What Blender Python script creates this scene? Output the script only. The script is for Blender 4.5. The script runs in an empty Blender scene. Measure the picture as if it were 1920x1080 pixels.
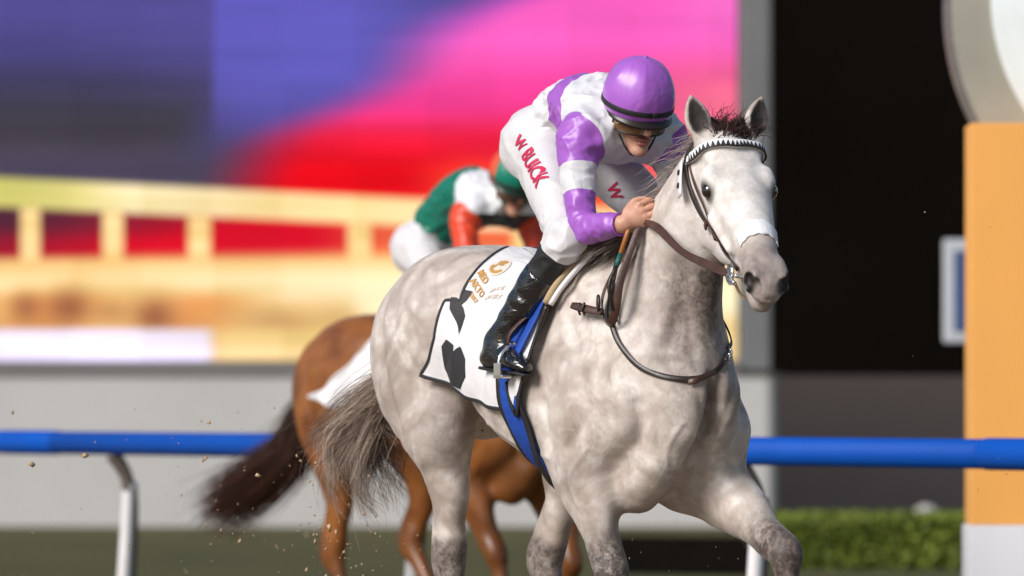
import bpy, bmesh, math, random
import numpy as np
from mathutils import Vector, Matrix
from mathutils.bvhtree import BVHTree

# ------------------------------------------------------------------ camera, sky, key light, exposure
R = math.radians
scene = bpy.context.scene
COL = scene.collection
CAM_H = 1.15                                  # photographer kneeling at the outside of the track
cam_d = bpy.data.cameras.new('camera')
cam = bpy.data.objects.new('camera', cam_d)
COL.objects.link(cam)
cam.location = (0, 0, CAM_H)
cam.rotation_euler = (R(90), 0, 0)
cam_d.sensor_width = 36
cam_d.lens = 195.75                           # a long sports lens
cam_d.shift_y = 224 / 1920
cam_d.clip_end = 600
cam_d.dof.use_dof = True
cam_d.dof.focus_distance = 17.4
cam_d.dof.aperture_fstop = 2.9
scene.camera = cam

world = bpy.data.worlds.new('World')
scene.world = world
world.use_nodes = True
wn = world.node_tree
sky_n = wn.nodes.new('ShaderNodeTexSky')
sky_n.sky_type = 'NISHITA'
sky_n.sun_disc = False
sky_n.air_density = 1.0
wn.links.new(sky_n.outputs[0], wn.nodes['Background'].inputs[0])
wn.nodes['Background'].inputs[1].default_value = 0.09

sun_d = bpy.data.lights.new('floodlight_key', 'SUN')
sun_d.energy = 3.9
sun_d.angle = R(28)                          # several masts side by side: a broad, soft source
sun_d.color = (1.0, 0.965, 0.93)
sun = bpy.data.objects.new('floodlight_key', sun_d)
COL.objects.link(sun)
# direction the light comes FROM (camera looks along +Y): left, behind the camera, up
sun_from = Vector((-0.72, -0.66, 0.66)).normalized()
sun.rotation_euler = sun_from.to_track_quat('Z', 'Y').to_euler()
sky_n.sun_elevation = math.asin(sun_from.z)
sky_n.sun_rotation = math.atan2(sun_from.x, sun_from.y)

scene.view_settings.view_transform = 'Standard'
scene.view_settings.look = 'None'
scene.view_settings.exposure = 0.06
scene.view_settings.gamma = 1.0
scene.view_settings.use_curve_mapping = False
scene.render.engine = 'CYCLES'

random.seed(7)
rng = np.random.default_rng(7)

# ------------------------------------------------------------------ object helpers
def link(o, parent=None):
    COL.objects.link(o)
    if parent is not None:
        o.parent = parent
    return o

def tag(o, label=None, cat=None, group=None, kind=None):
    if label: o['label'] = label
    if cat: o['category'] = cat
    if group: o['group'] = group
    if kind: o['kind'] = kind
    return o

def empty(name, loc=(0, 0, 0), rz=0.0, label=None, cat=None, group=None):
    o = bpy.data.objects.new(name, None)
    o.location = loc
    o.rotation_euler = (0, 0, rz)
    o.empty_display_size = 0.2
    COL.objects.link(o)
    return tag(o, label, cat, group)

def mesh_obj(name, verts, faces, mat=None, parent=None, smooth=True, attrs=None):
    me = bpy.data.meshes.new(name)
    if isinstance(verts, np.ndarray) and isinstance(faces, np.ndarray):
        nv, nf = len(verts), len(faces)
        k = faces.shape[1]
        me.vertices.add(nv)
        me.vertices.foreach_set('co', np.ascontiguousarray(verts, dtype=np.float32).ravel())
        me.loops.add(nf * k)
        me.loops.foreach_set('vertex_index', np.ascontiguousarray(faces, dtype=np.int32).ravel())
        me.polygons.add(nf)
        me.polygons.foreach_set('loop_start', np.arange(0, nf * k, k, dtype=np.int32))
        me.update(calc_edges=True)
        me.validate()
    else:
        me.from_pydata([tuple(map(float, v)) for v in verts], [], [tuple(map(int, f)) for f in faces])
        me.update()
    if smooth:
        me.polygons.foreach_set('use_smooth', np.ones(len(me.polygons), dtype=bool))
    if attrs:
        for an, av in attrs.items():
            at = me.attributes.new(an, 'FLOAT', 'POINT')
            at.data.foreach_set('value', np.ascontiguousarray(av, dtype=np.float32))
    if mat is not None:
        me.materials.append(mat)
    o = bpy.data.objects.new(name, me)
    return link(o, parent)

# ------------------------------------------------------------------ numeric helpers
def vnoise(X, seed=0):
    """smooth value noise, 0..1"""
    i = np.floor(X).astype(np.int64); f = X - i; f = f * f * (3 - 2 * f)
    def hsh(a, b, c):
        n = (a * 374761393 + b * 668265263 + c * 1274126177 + seed * 974711) & 0x7fffffff
        n = ((n ^ (n >> 13)) * 1274126177) & 0x7fffffff
        return ((n ^ (n >> 16)) & 0xffff) / 65535.0
    out = 0
    for dx in (0, 1):
        for dy in (0, 1):
            for dz in (0, 1):
                w = (f[:, 0] if dx else 1 - f[:, 0]) * (f[:, 1] if dy else 1 - f[:, 1]) * (f[:, 2] if dz else 1 - f[:, 2])
                out = out + w * hsh(i[:, 0] + dx, i[:, 1] + dy, i[:, 2] + dz)
    return out

# ------------------------------------------------------------------ signed distance modelling
def V(*a):
    return np.array(a, dtype=np.float64)

def nrm(v):
    v = np.asarray(v, dtype=np.float64)
    return v / (np.linalg.norm(v) + 1e-12)

def ell_d(q0, q1, q2, r0, r1, r2):
    a0, a1, a2 = q0 / r0, q1 / r1, q2 / r2
    k0 = np.sqrt(a0 * a0 + a1 * a1 + a2 * a2)
    k1 = np.sqrt((a0 / r0) ** 2 + (a1 / r1) ** 2 + (a2 / r2) ** 2)
    return np.where(k0 < 1e-4, -np.minimum(np.minimum(r0, r1), r2), k0 * (k0 - 1.0) / np.maximum(k1, 1e-9))

def catmull(P, n):
    P = np.asarray(P, dtype=np.float64)
    if len(P) < 3 or n <= 1:
        return P
    Q = np.vstack([2 * P[0] - P[1], P, 2 * P[-1] - P[-2]])
    out = []
    for i in range(1, len(Q) - 2):
        p0, p1, p2, p3 = Q[i - 1], Q[i], Q[i + 1], Q[i + 2]
        for j in range(n):
            t = j / n
            out.append(0.5 * (2 * p1 + (p2 - p0) * t + (2 * p0 - 5 * p1 + 4 * p2 - p3) * t * t + (3 * p1 - p0 - 3 * p2 + p3) * t ** 3))
    out.append(P[-1])
    return np.array(out)

class Field:
    def __init__(self):
        self.pr = []

    def loft(self, nodes, side=(0, 1, 0), k=0.05, sub=4, op='add'):
        """nodes: (x, y, z, r_side, r_up[, r_down]) ; side: lateral direction of the cross sections"""
        N = np.array([tuple(n) + ((n[4],) if len(n) == 5 else ()) for n in nodes], dtype=np.float64)
        N = catmull(N, sub)
        N[:, 3:] = np.maximum(N[:, 3:], 0.003)
        P = N[:, :3]
        T = np.zeros_like(P)
        T[1:-1] = P[2:] - P[:-2]; T[0] = P[1] - P[0]; T[-1] = P[-1] - P[-2]
        T /= np.linalg.norm(T, axis=1)[:, None] + 1e-12
        S0 = np.asarray(side, dtype=np.float64)
        S = S0[None] - T * (T @ S0)[:, None]
        S /= np.linalg.norm(S, axis=1)[:, None] + 1e-12
        for i in range(len(P) - 1):
            tt = P[i + 1] - P[i]
            L = np.linalg.norm(tt)
            if L < 1e-6: continue
            th = tt / L
            rm = N[i:i + 2, 3:].max()
            lo = np.minimum(P[i], P[i + 1]) - rm; hi = np.maximum(P[i], P[i + 1]) + rm
            self.pr.append(dict(t='seg', a=P[i], th=th, L=L, S0=S[i], S1=S[i + 1], N0=N[i, 3:], N1=N[i + 1, 3:],
                                lo=lo, hi=hi, k=k, op=op, grp=id(N), first=(i == 0), last=(i == len(P) - 2)))
        self._keep = getattr(self, '_keep', []) + [N]
        return self

    def ball(self, c, r, fwd=(1, 0, 0), up=(0, 0, 1), k=0.04, op='add'):
        f = nrm(fwd); u = np.asarray(up, float); u = nrm(u - f * (u @ f)); s = np.cross(u, f)
        r = np.asarray(r if hasattr(r, '__len__') else (r, r, r), float)
        rm = r.max()
        c = np.asarray(c, float)
        self.pr.append(dict(t='ell', c=c, f=f, s=s, u=u, r=r, lo=c - rm, hi=c + rm, k=k, op=op, grp=None))
        return self

    def _one(self, p, X):
        q = (X - p['o']) @ p['M']
        if p['t'] == 'ell':
            return ell_d(q[:, 0], q[:, 1], q[:, 2], *p['r'])
        t = np.clip(q[:, 2] / p['L'], 0, 1)
        N0, N1 = p['N0'], p['N1'] - p['N0']
        rs = N0[0] + N1[0] * t
        up = q[:, 1] > 0
        ru = np.where(up, N0[1], N0[2]) + np.where(up, N1[1], N1[2]) * t
        return ell_d(q[:, 0], q[:, 1], q[:, 2] - t * p['L'], rs, ru, np.minimum(rs, ru))

    def prepare(self):
        for p in self.pr:
            if p['t'] == 'ell':
                p['o'] = p['c'].astype(np.float32); p['M'] = np.stack([p['f'], p['s'], p['u']], 1).astype(np.float32)
                p['r'] = [np.float32(v) for v in p['r']]
            else:
                S = p['S0'] + p['S1']; S = nrm(S - p['th'] * (S @ p['th']))
                p['o'] = p['a'].astype(np.float32); p['M'] = np.stack([S, np.cross(p['th'], S), p['th']], 1).astype(np.float32)
                p['N0'] = p['N0'].astype(np.float32); p['N1'] = p['N1'].astype(np.float32); p['L'] = np.float32(p['L'])
        self.lo = np.array([p['lo'] - p['k'] for p in self.pr]); self.hi = np.array([p['hi'] + p['k'] for p in self.pr])

    def eval(self, X, lo, hi, reach):
        """value at the points X that all lie in the box lo..hi"""
        X = X.astype(np.float32)
        near = np.nonzero(((self.lo - reach < hi) & (self.hi + reach > lo)).all(1))[0]
        d = np.full(len(X), 1.0, dtype=np.float32)
        n = 0
        while n < len(near):
            p = self.pr[near[n]]
            g = self._one(p, X)
            n += 1
            if p['grp'] is not None:
                while n < len(near) and self.pr[near[n]]['grp'] == p['grp']:
                    g = np.minimum(g, self._one(self.pr[near[n]], X)); n += 1
            k = np.float32(p['k'])
            if p['op'] == 'add':
                h = np.maximum(k - np.abs(d - g), 0) / k
                d = np.minimum(d, g) - h * h * k * np.float32(0.25)
            else:
                h = np.maximum(k - np.abs(-d - g), 0) / k
                d = np.maximum(d, -g) + h * h * k * np.float32(0.25)
        return d

    def mesh(self, h, relax=2, clip=None, bounds=None):
        self.prepare()
        adds = [p for p in self.pr if p['op'] == 'add']
        lo = np.min([p['lo'] - p['k'] * .3 for p in adds], axis=0) - 2 * h
        hi = np.max([p['hi'] + p['k'] * .3 for p in adds], axis=0) + 2 * h
        if bounds is not None:
            lo = np.maximum(lo, bounds[0]); hi = np.minimum(hi, bounds[1])
        B = 12
        nb = np.ceil((hi - lo) / (h * B)).astype(int)
        D = np.full(tuple(nb * B), 1.0, dtype=np.float32)
        g1 = np.arange(B) * h
        GX, GY, GZ = np.meshgrid(g1, g1, g1, indexing='ij')
        loc = np.stack([GX.ravel(), GY.ravel(), GZ.ravel()], 1)
        diag = math.sqrt(3) * B * h * 0.5
        # coarse pass over groups of blocks, then the blocks near the surface
        G = 4
        bl = np.stack(np.meshgrid(*[np.arange(q) for q in nb], indexing='ij'), -1).reshape(-1, 3)
        key = (bl // G) @ np.array([10000, 100, 1])
        for kk in np.unique(key):
            bs = bl[key == kk]
            C = lo + (bs + 0.5) * B * h
            dc = self.eval(C, C.min(0), C.max(0), diag * 2.2)
            for b, v in zip(bs, dc):
                sl = tuple(slice(q * B, q * B + B) for q in b)
                if abs(v) > diag * 1.9:
                    if v < 0:
                        D[sl] = -1.0 if clip is None else np.maximum(-1.0, clip(loc + lo + b * B * h)).reshape(B, B, B)
                    continue
                o = lo + b * B * h
                X = loc + o
                d = self.eval(X, o, o + B * h, 0.02)
                if clip is not None:
                    d = np.maximum(d, clip(X))
                D[sl] = d.reshape(B, B, B)
        return surface_nets(D, lo, h, relax)

def relax_mesh(Vv, F, n, keep=None):
    for _ in range(n):
        s = np.zeros_like(Vv); c = np.zeros(len(Vv))
        for i in range(4):
            j = (i + 1) % 4
            for a_, b_ in ((i, j), (j, i)):
                c += np.bincount(F[:, a_], minlength=len(Vv))
                for x_ in range(3):
                    s[:, x_] += np.bincount(F[:, a_], weights=Vv[F[:, b_], x_], minlength=len(Vv))
        w = .55 if keep is None else .55 * keep[:, None]
        Vv = Vv * (1 - w) + w * s / np.maximum(c, 1)[:, None]
    return Vv

def surface_nets(D, lo, h, relax=2):
    neg = D < 0
    nx, ny, nz = D.shape
    cnt = np.zeros((nx - 1, ny - 1, nz - 1), dtype=np.int8)
    for dx in (0, 1):
        for dy in (0, 1):
            for dz in (0, 1):
                cnt += neg[dx:nx - 1 + dx, dy:ny - 1 + dy, dz:nz - 1 + dz]
    act = (cnt > 0) & (cnt < 8)
    ci = np.argwhere(act)
    idx = np.full(act.shape, -1, dtype=np.int32)
    idx[act] = np.arange(len(ci))
    acc = np.zeros((len(ci), 3)); num = np.zeros(len(ci))
    corners = [(0, 0, 0), (1, 0, 0), (0, 1, 0), (1, 1, 0), (0, 0, 1), (1, 0, 1), (0, 1, 1), (1, 1, 1)]
    cv = [D[ci[:, 0] + c[0], ci[:, 1] + c[1], ci[:, 2] + c[2]].astype(np.float64) for c in corners]
    for a in range(8):
        for b in range(a + 1, 8):
            ca, cb = np.array(corners[a]), np.array(corners[b])
            if np.abs(ca - cb).sum() != 1: continue
            m = (cv[a] < 0) != (cv[b] < 0)
            t = cv[a] / np.where(m, cv[a] - cv[b], 1)
            p = ca[None] + t[:, None] * (cb - ca)[None]
            acc[m] += p[m]; num[m] += 1
    vert = ci + acc / np.maximum(num, 1)[:, None]
    faces = []
    for ax in range(3):
        sl0 = [slice(None)] * 3; sl1 = [slice(None)] * 3
        sl0[ax] = slice(0, -1); sl1[ax] = slice(1, None)
        a, b = neg[tuple(sl0)], neg[tuple(sl1)]
        ch = np.argwhere(a != b)
        u, v = (ax + 1) % 3, (ax + 2) % 3
        ok = (ch[:, u] > 0) & (ch[:, v] > 0) & (ch[:, u] < act.shape[u]) & (ch[:, v] < act.shape[v])
        ch = ch[ok]
        inside = a[ch[:, 0], ch[:, 1], ch[:, 2]]
        def at(du, dv):
            q = ch.copy(); q[:, u] += du; q[:, v] += dv
            return idx[q[:, 0], q[:, 1], q[:, 2]]
        f = np.stack([at(-1, -1), at(0, -1), at(0, 0), at(-1, 0)], 1)
        f[~inside] = f[~inside][:, ::-1]
        faces.append(f)
    F = np.vstack(faces)
    F = F[(F >= 0).all(1)]
    return relax_mesh(vert * h + lo, F, relax), F

FPX = 195.75 / 36 * 1920
def px(p):                                    # where a world point falls in the photograph (for checking only)
    p = np.asarray(p, float)
    return 960 + FPX * p[0] / p[1], 764 - FPX * (p[2] - CAM_H) / p[1]

# ------------------------------------------------------------------ the horses
def head_frame(pose):
    """poll position and forward / left / up axes of the head, in the horse's own axes (x forward, y left, z up)"""
    O = np.array(pose['poll'], float)
    yw, pt = R(pose['head_yaw']), R(pose['head_pitch'])
    ef = V(math.cos(pt) * math.cos(yw), math.cos(pt) * math.sin(yw), -math.sin(pt))
    el = nrm(V(-math.sin(yw), math.cos(yw), 0))
    ro = R(pose.get('head_roll', 0))
    eu = np.cross(ef, el)
    el, eu = el * math.cos(ro) + eu * math.sin(ro), eu * math.cos(ro) - el * math.sin(ro)
    return O, ef, el, eu

def horse_field(pose):
    F = Field()
    # trunk
    tr = [(-.865, 1.28, .09, .10, .12), (-.78, 1.30, .185, .23, .22), (-.64, 1.33, .245, .305, .25), (-.45, 1.33, .262, .34, .21),
          (-.24, 1.32, .262, .305, .155), (.0, 1.27, .282, .315, .235), (.20, 1.23, .28, .365, .335), (.34, 1.23, .258, .42, .375),
          (.48, 1.23, .235, .36, .37), (.60, 1.20, .20, .25, .29), (.69, 1.17, .16, .16, .20), (.74, 1.15, .10, .11, .13)]
    dz = pose.get('croup', 0.0)
    F.loft([(x, 0, zc + (dz * max(0, -x) / .5), w, u, d) for x, zc, w, u, d in tr], k=.05, sub=3)
    # withers ridge
    F.loft([(.10, 0, 1.55, .05, .04), (.28, 0, 1.60, .05, .05), (.42, 0, 1.62, .05, .05)], k=.12, sub=2)
    # neck
    F.loft(pose['neck'], k=.07, sub=8)
    # croup and buttock muscles, thighs
    for s in (1, -1):
        F.ball((-.52, .13 * s, 1.47 + dz), (.27, .14, .17), fwd=(1, 0, .12), k=.10)
        F.ball((-.73, .125 * s, 1.26 + dz), (.165, .125, .24), fwd=(1, 0, .3), k=.10)
        F.ball((-.34, .20 * s, 1.38 + dz), (.10, .06, .11), fwd=(1, 0, .6), k=.10)      # point of hip
        # shoulder blade and arm
        F.loft([(.30, .13 * s, 1.50, .08, .12), (.42, .16 * s, 1.36, .078, .14), (.54, .160 * s, 1.19, .078, .13), (.58, .155 * s, 1.10, .078, .11)], k=.07, sub=5)
        F.ball((.40, .20 * s, 1.12), (.15, .085, .17), fwd=(1, 0, -.6), k=.09)          # triceps
        # breast muscles
        F.loft([(.62, .10 * s, 1.22, .075, .07), (.68, .092 * s, 1.10, .082, .075), (.64, .082 * s, .98, .084, .088), (.52, .08 * s, .90, .08, .085)], k=.035, sub=5)
        # ribs / flank
        F.ball((.03, .165 * s, 1.24), (.31, .130, .21), fwd=(1, 0, -.25), k=.10)
    # groove between the breast muscles and neck base
    F.loft([(.84, 0, 1.27, .010, .02), (.805, 0, 1.15, .022, .052), (.752, 0, 1.02, .025, .058), (.688, 0, .88, .022, .05), (.60, 0, .78, .016, .03)], k=.06, sub=4, op='sub')
    for s in (1, -1):                                   # hollows between breast, arm and neck
        F.loft([(.67, .230 * s, 1.30, .008, .02), (.715, .200 * s, 1.16, .008, .02), (.685, .180 * s, 1.03, .008, .02)], k=.06, sub=4, op='sub')
        F.loft([(.80, .10 * s, 1.60, .010, .02), (.80, .115 * s, 1.45, .013, .03), (.775, .125 * s, 1.30, .012, .03)], k=.05, sub=3, op='sub')
    # fore legs
    for s, key in ((1, 'fore_left'), (-1, 'fore_right')):
        el, kn, fe, ho, y0 = pose[key]
        el, kn, fe, ho = map(np.array, (el, kn, fe, ho))
        m = lambda a, b, t: a * (1 - t) + b * t
        top = np.array((el[0] + .03, y0, el[2] + .17))
        F.loft([(*top, .09, .15), (*m(top, el, .7), .092, .135, .15), (*m(el, kn, .12), .082, .105, .12), (*m(el, kn, .35), .07, .085, .095), (*m(el, kn, .62), .054, .062, .068),
                (*m(el, kn, .86), .047, .05, .052)], k=.07, sub=3)
        F.loft([(*m(el, kn, .80), .046, .048, .05), (*m(el, kn, .92), .052, .056, .052), (*kn, .054, .060, .055), (*m(kn, fe, .12), .046, .048, .048), (*m(kn, fe, .26), .034, .036, .042), (*m(kn, fe, .6), .030, .030, .040),
                (*m(kn, fe, .85), .034, .034, .044), (*fe, .040, .042, .048), (*m(fe, ho, .45), .030, .032, .034), (*m(fe, ho, .8), .036, .04, .04)], k=.03, sub=3)
        d = nrm(ho - fe)
        F.loft([(*m(fe, ho, .78), .046, .05), (*ho, .058, .066), (*(ho + d * .045), .066, .076)], k=.008, sub=1)
        # forearm extensor muscle, outside of the leg
        F.ball(m(el, kn, .22) + V(.05, .02 * s, .0), (.17, .045, .06), fwd=kn - el, up=(1, 0, 0), k=.05)
        F.ball(m(el, kn, .14) + V(-.07, .01 * s, 0.02), (.13, .045, .055), fwd=kn - el, up=(1, 0, 0), k=.05)
    # hind legs
    for s, key in ((1, 'hind_left'), (-1, 'hind_right')):
        st, hk, fe, ho, y0 = pose[key]
        st, hk, fe, ho = map(np.array, (st, hk, fe, ho))
        m = lambda a, b, t: a * (1 - t) + b * t
        hip = V(-.55, y0 * .85, 1.36 + dz)
        fl = V(-.10, 0, 0)
        F.loft([(*hip, .13, .21, .24), (*(m(hip, st, .5) + fl * .8), .130, .18, .205), (*(st + fl * .7), .105, .118, .145), (*(m(st, hk, .22) + fl * .4), .080, .088, .105), (*m(st, hk, .48), .060, .068, .076), (*m(st, hk, .75), .044, .052, .056),
                (*m(st, hk, .92), .044, .05, .056)], k=.09, sub=3)
        F.loft([(*m(st, hk, .84), .045, .05, .054), (*hk, .052, .056, .07), (*m(hk, fe, .14), .046, .048, .056), (*m(hk, fe, .3), .036, .04, .044), (*m(hk, fe, .65), .032, .034, .042),
                (*m(hk, fe, .87), .035, .036, .045), (*fe, .041, .043, .048), (*m(fe, ho, .45), .031, .033, .034), (*m(fe, ho, .8), .036, .04, .04)], k=.03, sub=3)
        d = nrm(ho - fe)
        F.loft([(*m(fe, ho, .78), .046, .05), (*ho, .056, .064), (*(ho + d * .045), .064, .074)], k=.008, sub=1)
        # tendon above the hock (point of hock behind)
        td = nrm(hk - st)
        bk = nrm(np.cross(td, V(0, 1, 0)))
        bk = bk if bk[0] < 0 else -bk
        F.loft([(*(m(st, hk, .62) + bk * .065), .02, .022), (*(hk + bk * .062), .026, .03), (*(m(hk, fe, .2) + bk * .05), .022, .024)], k=.045, sub=2)
        # stifle
        F.ball(st + V(-.02, .03 * s, .04), (.10, .075, .11), k=.08)
    # dock of the tail
    t0 = V(-.90, 0, 1.43 + dz * 1.6)
    F.loft([(*(t0 + V(.10, 0, .02)), .05, .05), (*t0, .045, .045), (*(t0 + V(-.10, 0, -.03)), .035, .035), (*(t0 + V(-.17, 0, -.12)), .02, .02)], k=.05, sub=2)

    # ---- head
    O, ef, el, eu = head_frame(pose)
    HL, HW, HD = 1.05, 1.2, 1.15
    H = lambda t, l, u: O + ef * (t * HL) + el * (l * HW) + eu * (u * HD)
    def hl(nodes, k, sub=4, op='add'):
        F.loft([(*H(t, l, u), r[0] * HW, *[q * HD for q in r[1:]]) for t, l, u, *r in nodes], side=el, k=k, sub=sub, op=op)
    def hb(t, l, u, r, k, op='add', fw=(1, 0, 0)):
        F.ball(H(t, l, u), (r[0] * HL, r[1] * HW, r[2] * HD), fwd=ef * fw[0] + el * fw[1] + eu * fw[2], up=eu, k=k, op=op)
    hl([(-.06, 0, -.09, .055, .05, .09), (.0, 0, -.07, .068, .06, .10), (.07, 0, -.06, .078, .058, .11), (.14, 0, -.06, .083, .060, .12), (.21, 0, -.06, .078, .058, .12), (.29, 0, -.06, .068, .055, .10),
        (.38, 0, -.06, .057, .052, .08), (.46, 0, -.06, .047, .048, .065), (.53, 0, -.062, .044, .042, .055), (.585, 0, -.072, .041, .034, .045), (.615, 0, -.084, .032, .022, .03)], k=.03)
    hl([(.02, 0, -.17, .056, .07), (.10, 0, -.20, .060, .085), (.19, 0, -.20, .056, .08), (.28, 0, -.175, .046, .058), (.37, 0, -.152, .038, .042), (.46, 0, -.140, .034, .032), (.53, 0, -.143, .034, .030), (.580, 0, -.148, .029, .023)], k=.030)
    hb(.60, 0, -.105, (.022, .034, .022), .02)                                          # upper lip
    for s in (1, -1):
        hb(.14, .050 * s, -.165, (.10, .024, .085), .03)                                # cheek
        hb(.145, .074 * s, -.034, (.045, .020, .022), .03, fw=(1, -.12 * s, 0))          # brow
        hb(.03, .046 * s, -.03, (.06, .03, .03), .04)                                   # temple
        hl([(.24, .074 * s, -.105, .012, .012), (.31, .062 * s, -.110, .012, .010), (.38, .052 * s, -.112, .010, .008)], k=.03)   # facial crest
        hb(.172, .074 * s, -.055, (.037, .022, .028), .02, fw=(1, -.3 * s, 0))                # lids
        hb(.186, .094 * s, -.054, (.024, .014, .0150), .005, 'sub', fw=(1, -.5 * s, -.1))
        # nostril: a flared rim round a deep opening
        hb(.55, .036 * s, -.064, (.050, .020, .034), .025)
        hb(.590, .041 * s, -.068, (.025, .021, .030), .02)
        hb(.620, .042 * s, -.068, (.034, .019, .027), .006, 'sub', fw=(1, .45 * s, .30))
        hb(.594, .053 * s, -.060, (.028, .014, .022), .006, 'sub', fw=(1, .3 * s, .3))
        hb(.085, .084 * s, -.045, (.025, .010, .014), .03, 'sub')                          # hollow above the eye
        # ear: a scoop opening forward
        b = H(.0, .064 * s, -.02)
        d = nrm(V(*pose['ear']) * V(1, s, 1))
        op_ = nrm(V(*pose['ear_open'][0 if s > 0 else 1]))
        sd = nrm(np.cross(d, op_)); op2 = np.cross(sd, d)
        def er(nodes, k, op='add'):
            F.loft([(*(b + d * a + op2 * o), *r) for a, o, *r in nodes], side=sd, k=k, sub=4, op=op)
        er([(-.02, 0, .034, .030), (.03, 0, .034, .028), (.07, -.004, .041, .028), (.10, -.006, .036, .024), (.13, -.004, .022, .015), (.154, .0, .006, .006)], .02)
        er([(.030, .030, .012, .014), (.055, .026, .027, .022), (.085, .022, .029, .022), (.115, .018, .019, .016), (.138, .014, .008, .010)], .005, 'sub')
    # mouth line
    hb(.585, 0, -.121, (.055, .06, .0042), .006, 'sub', fw=(1, 0, -.1))
    # groove between the jaw bones of the neck, jugular groove
    return F

GREY_POSE = dict(
    poll=(.94, -.02, 1.985), head_yaw=-20, head_pitch=40, ear=(-.12, .30, 1.0), ear_open=((.9, -.15, .1), (.95, -.55, .1)),
    neck=[(.50, 0, 1.24, .13, .22, .24), (.53, 0, 1.38, .14, .23, .25), (.58, 0, 1.52, .135, .22, .23), (.66, -.005, 1.65, .115, .19, .19), (.77, -.018, 1.78, .095, .155, .155), (.87, -.03, 1.89, .082, .115, .13), (.92, -.03, 1.94, .07, .08, .09)],
    fore_left=((.56, .165, .92), (.98, .16, .70), (1.03, .16, .40), (1.10, .16, .31), .165),
    fore_right=((.36, -.19, .98), (.50, -.165, .63), (.40, -.15, .33), (.44, -.15, .21), -.165),
    hind_left=((-.18, .17, 1.04), (-.32, .13, .65), (-.22, .12, .30), (-.13, .12, .20), .18),
    hind_right=((-.40, -.19, 1.05), (-.46, -.155, .66), (-.44, -.15, .30), (-.36, -.15, .20), -.18),
    croup=.015)

HEAD33 = R(33)
HX = V(math.sin(HEAD33), -math.cos(HEAD33), 0)   # the way the horses gallop
HY = V(math.cos(HEAD33), math.sin(HEAD33), 0)    # their left
HROT = math.atan2(HX[1], HX[0])
GREY_P0 = V(.18, 18.0, 0)
def gw(p, P0=None):                               # horse-local to world
    P0 = GREY_P0 if P0 is None else P0
    p = np.asarray(p, float)
    return P0 + HX * p[0] + HY * p[1] + V(0, 0, 1) * p[2]

# ------------------------------------------------------------------ the riders
def lerp(a, b, t):
    return np.asarray(a, float) * (1 - t) + np.asarray(b, float) * t

RIDER = dict(
    pelvis=(-.045, 0, 2.02), waist=(.05, 0, 2.095), chest=(.18, 0, 2.105), upper=(.30, 0, 2.035), neck=(.36, -.005, 2.045),
    head=(.425, -.01, 2.143), head_yaw=-10, head_pitch=24, head_roll=0,
    sh_r=(.315, -.175, 1.99), el_r=(.405, -.215, 1.712), wr_r=(.572, -.175, 1.724),
    sh_l=(.315, .185, 1.99), el_l=(.43, .145, 1.74), wr_l=(.545, .085, 1.775),
    hip_r=(-.02, -.095, 1.985), kn_r=(.345, -.235, 1.68), an_r=(.085, -.325, 1.355), toe_r=(.245, -.335, 1.285),
    hip_l=(-.02, .095, 1.985), kn_l=(.345, .235, 1.68), an_l=(.085, .325, 1.355), toe_l=(.245, .335, 1.285),
    hd_r=((.48, .76, .42), (.80, -.50, .10)), hd_l=((.42, -.86, .28), (.80, .42, .10)))

def rhead(J):
    C = np.array(J['head'], float)
    yw, pt = R(J['head_yaw']), R(J['head_pitch'])
    ef = V(math.cos(pt) * math.cos(yw), math.cos(pt) * math.sin(yw), -math.sin(pt))
    el = nrm(V(-math.sin(yw), math.cos(yw), 0))
    eu = np.cross(ef, el)
    ro = R(J['head_roll'])
    el, eu = el * math.cos(ro) + eu * math.sin(ro), eu * math.cos(ro) - el * math.sin(ro)
    return C, ef, el, eu

def torso(F, J, g):
    """g: how far outside the body"""
    P, W, C, U, N = (np.array(J[k]) for k in ('pelvis', 'waist', 'chest', 'upper', 'neck'))
    F.loft([(*(P + V(-.05, 0, .0)), .10 + g, .085 + g, .09 + g), (*P, .145 + g, .11 + g, .11 + g), (*W, .135 + g, .10 + g, .11 + g), (*C, .155 + g, .112 + g, .12 + g), (*U, .155 + g, .10 + g, .10 + g), (*N, .07 + g, .065 + g, .065 + g)], k=.04, sub=5)

def seat_of(F, J, g):
    P, W = np.array(J['pelvis']), np.array(J['waist'])
    F.loft([(*(P + V(-.05, 0, .0)), .10 + g, .085 + g, .09 + g), (*P, .142 + g, .108 + g, .11 + g), (*lerp(P, W, .7), .128 + g, .092 + g, .10 + g)], k=.04, sub=5)

def arm(F, J, s, g, upto=1.0):
    k = '_r' if s < 0 else '_l'
    S, E, W = (np.array(J[q + k]) for q in ('sh', 'el', 'wr'))
    U = np.array(J['upper'])
    F.ball(lerp(S, U, .2) + V(0, 0, .015), (.078 + g, .068 + g, .080 + g), k=.06)
    F.loft([(*lerp(U, S, .6), .07 + g, .07 + g), (*S, .060 + g, .060 + g), (*lerp(S, E, .45), .050 + g, .050 + g), (*lerp(S, E, .85), .042 + g, .043 + g), (*E, .041 + g, .042 + g), (*lerp(E, W, .3), .042 + g, .041 + g), (*lerp(E, W, .75), .035 + g, .033 + g), (*lerp(E, W, upto), .031 + g, .028 + g)], side=(0, 1, 0), k=.03, sub=4)

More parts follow.
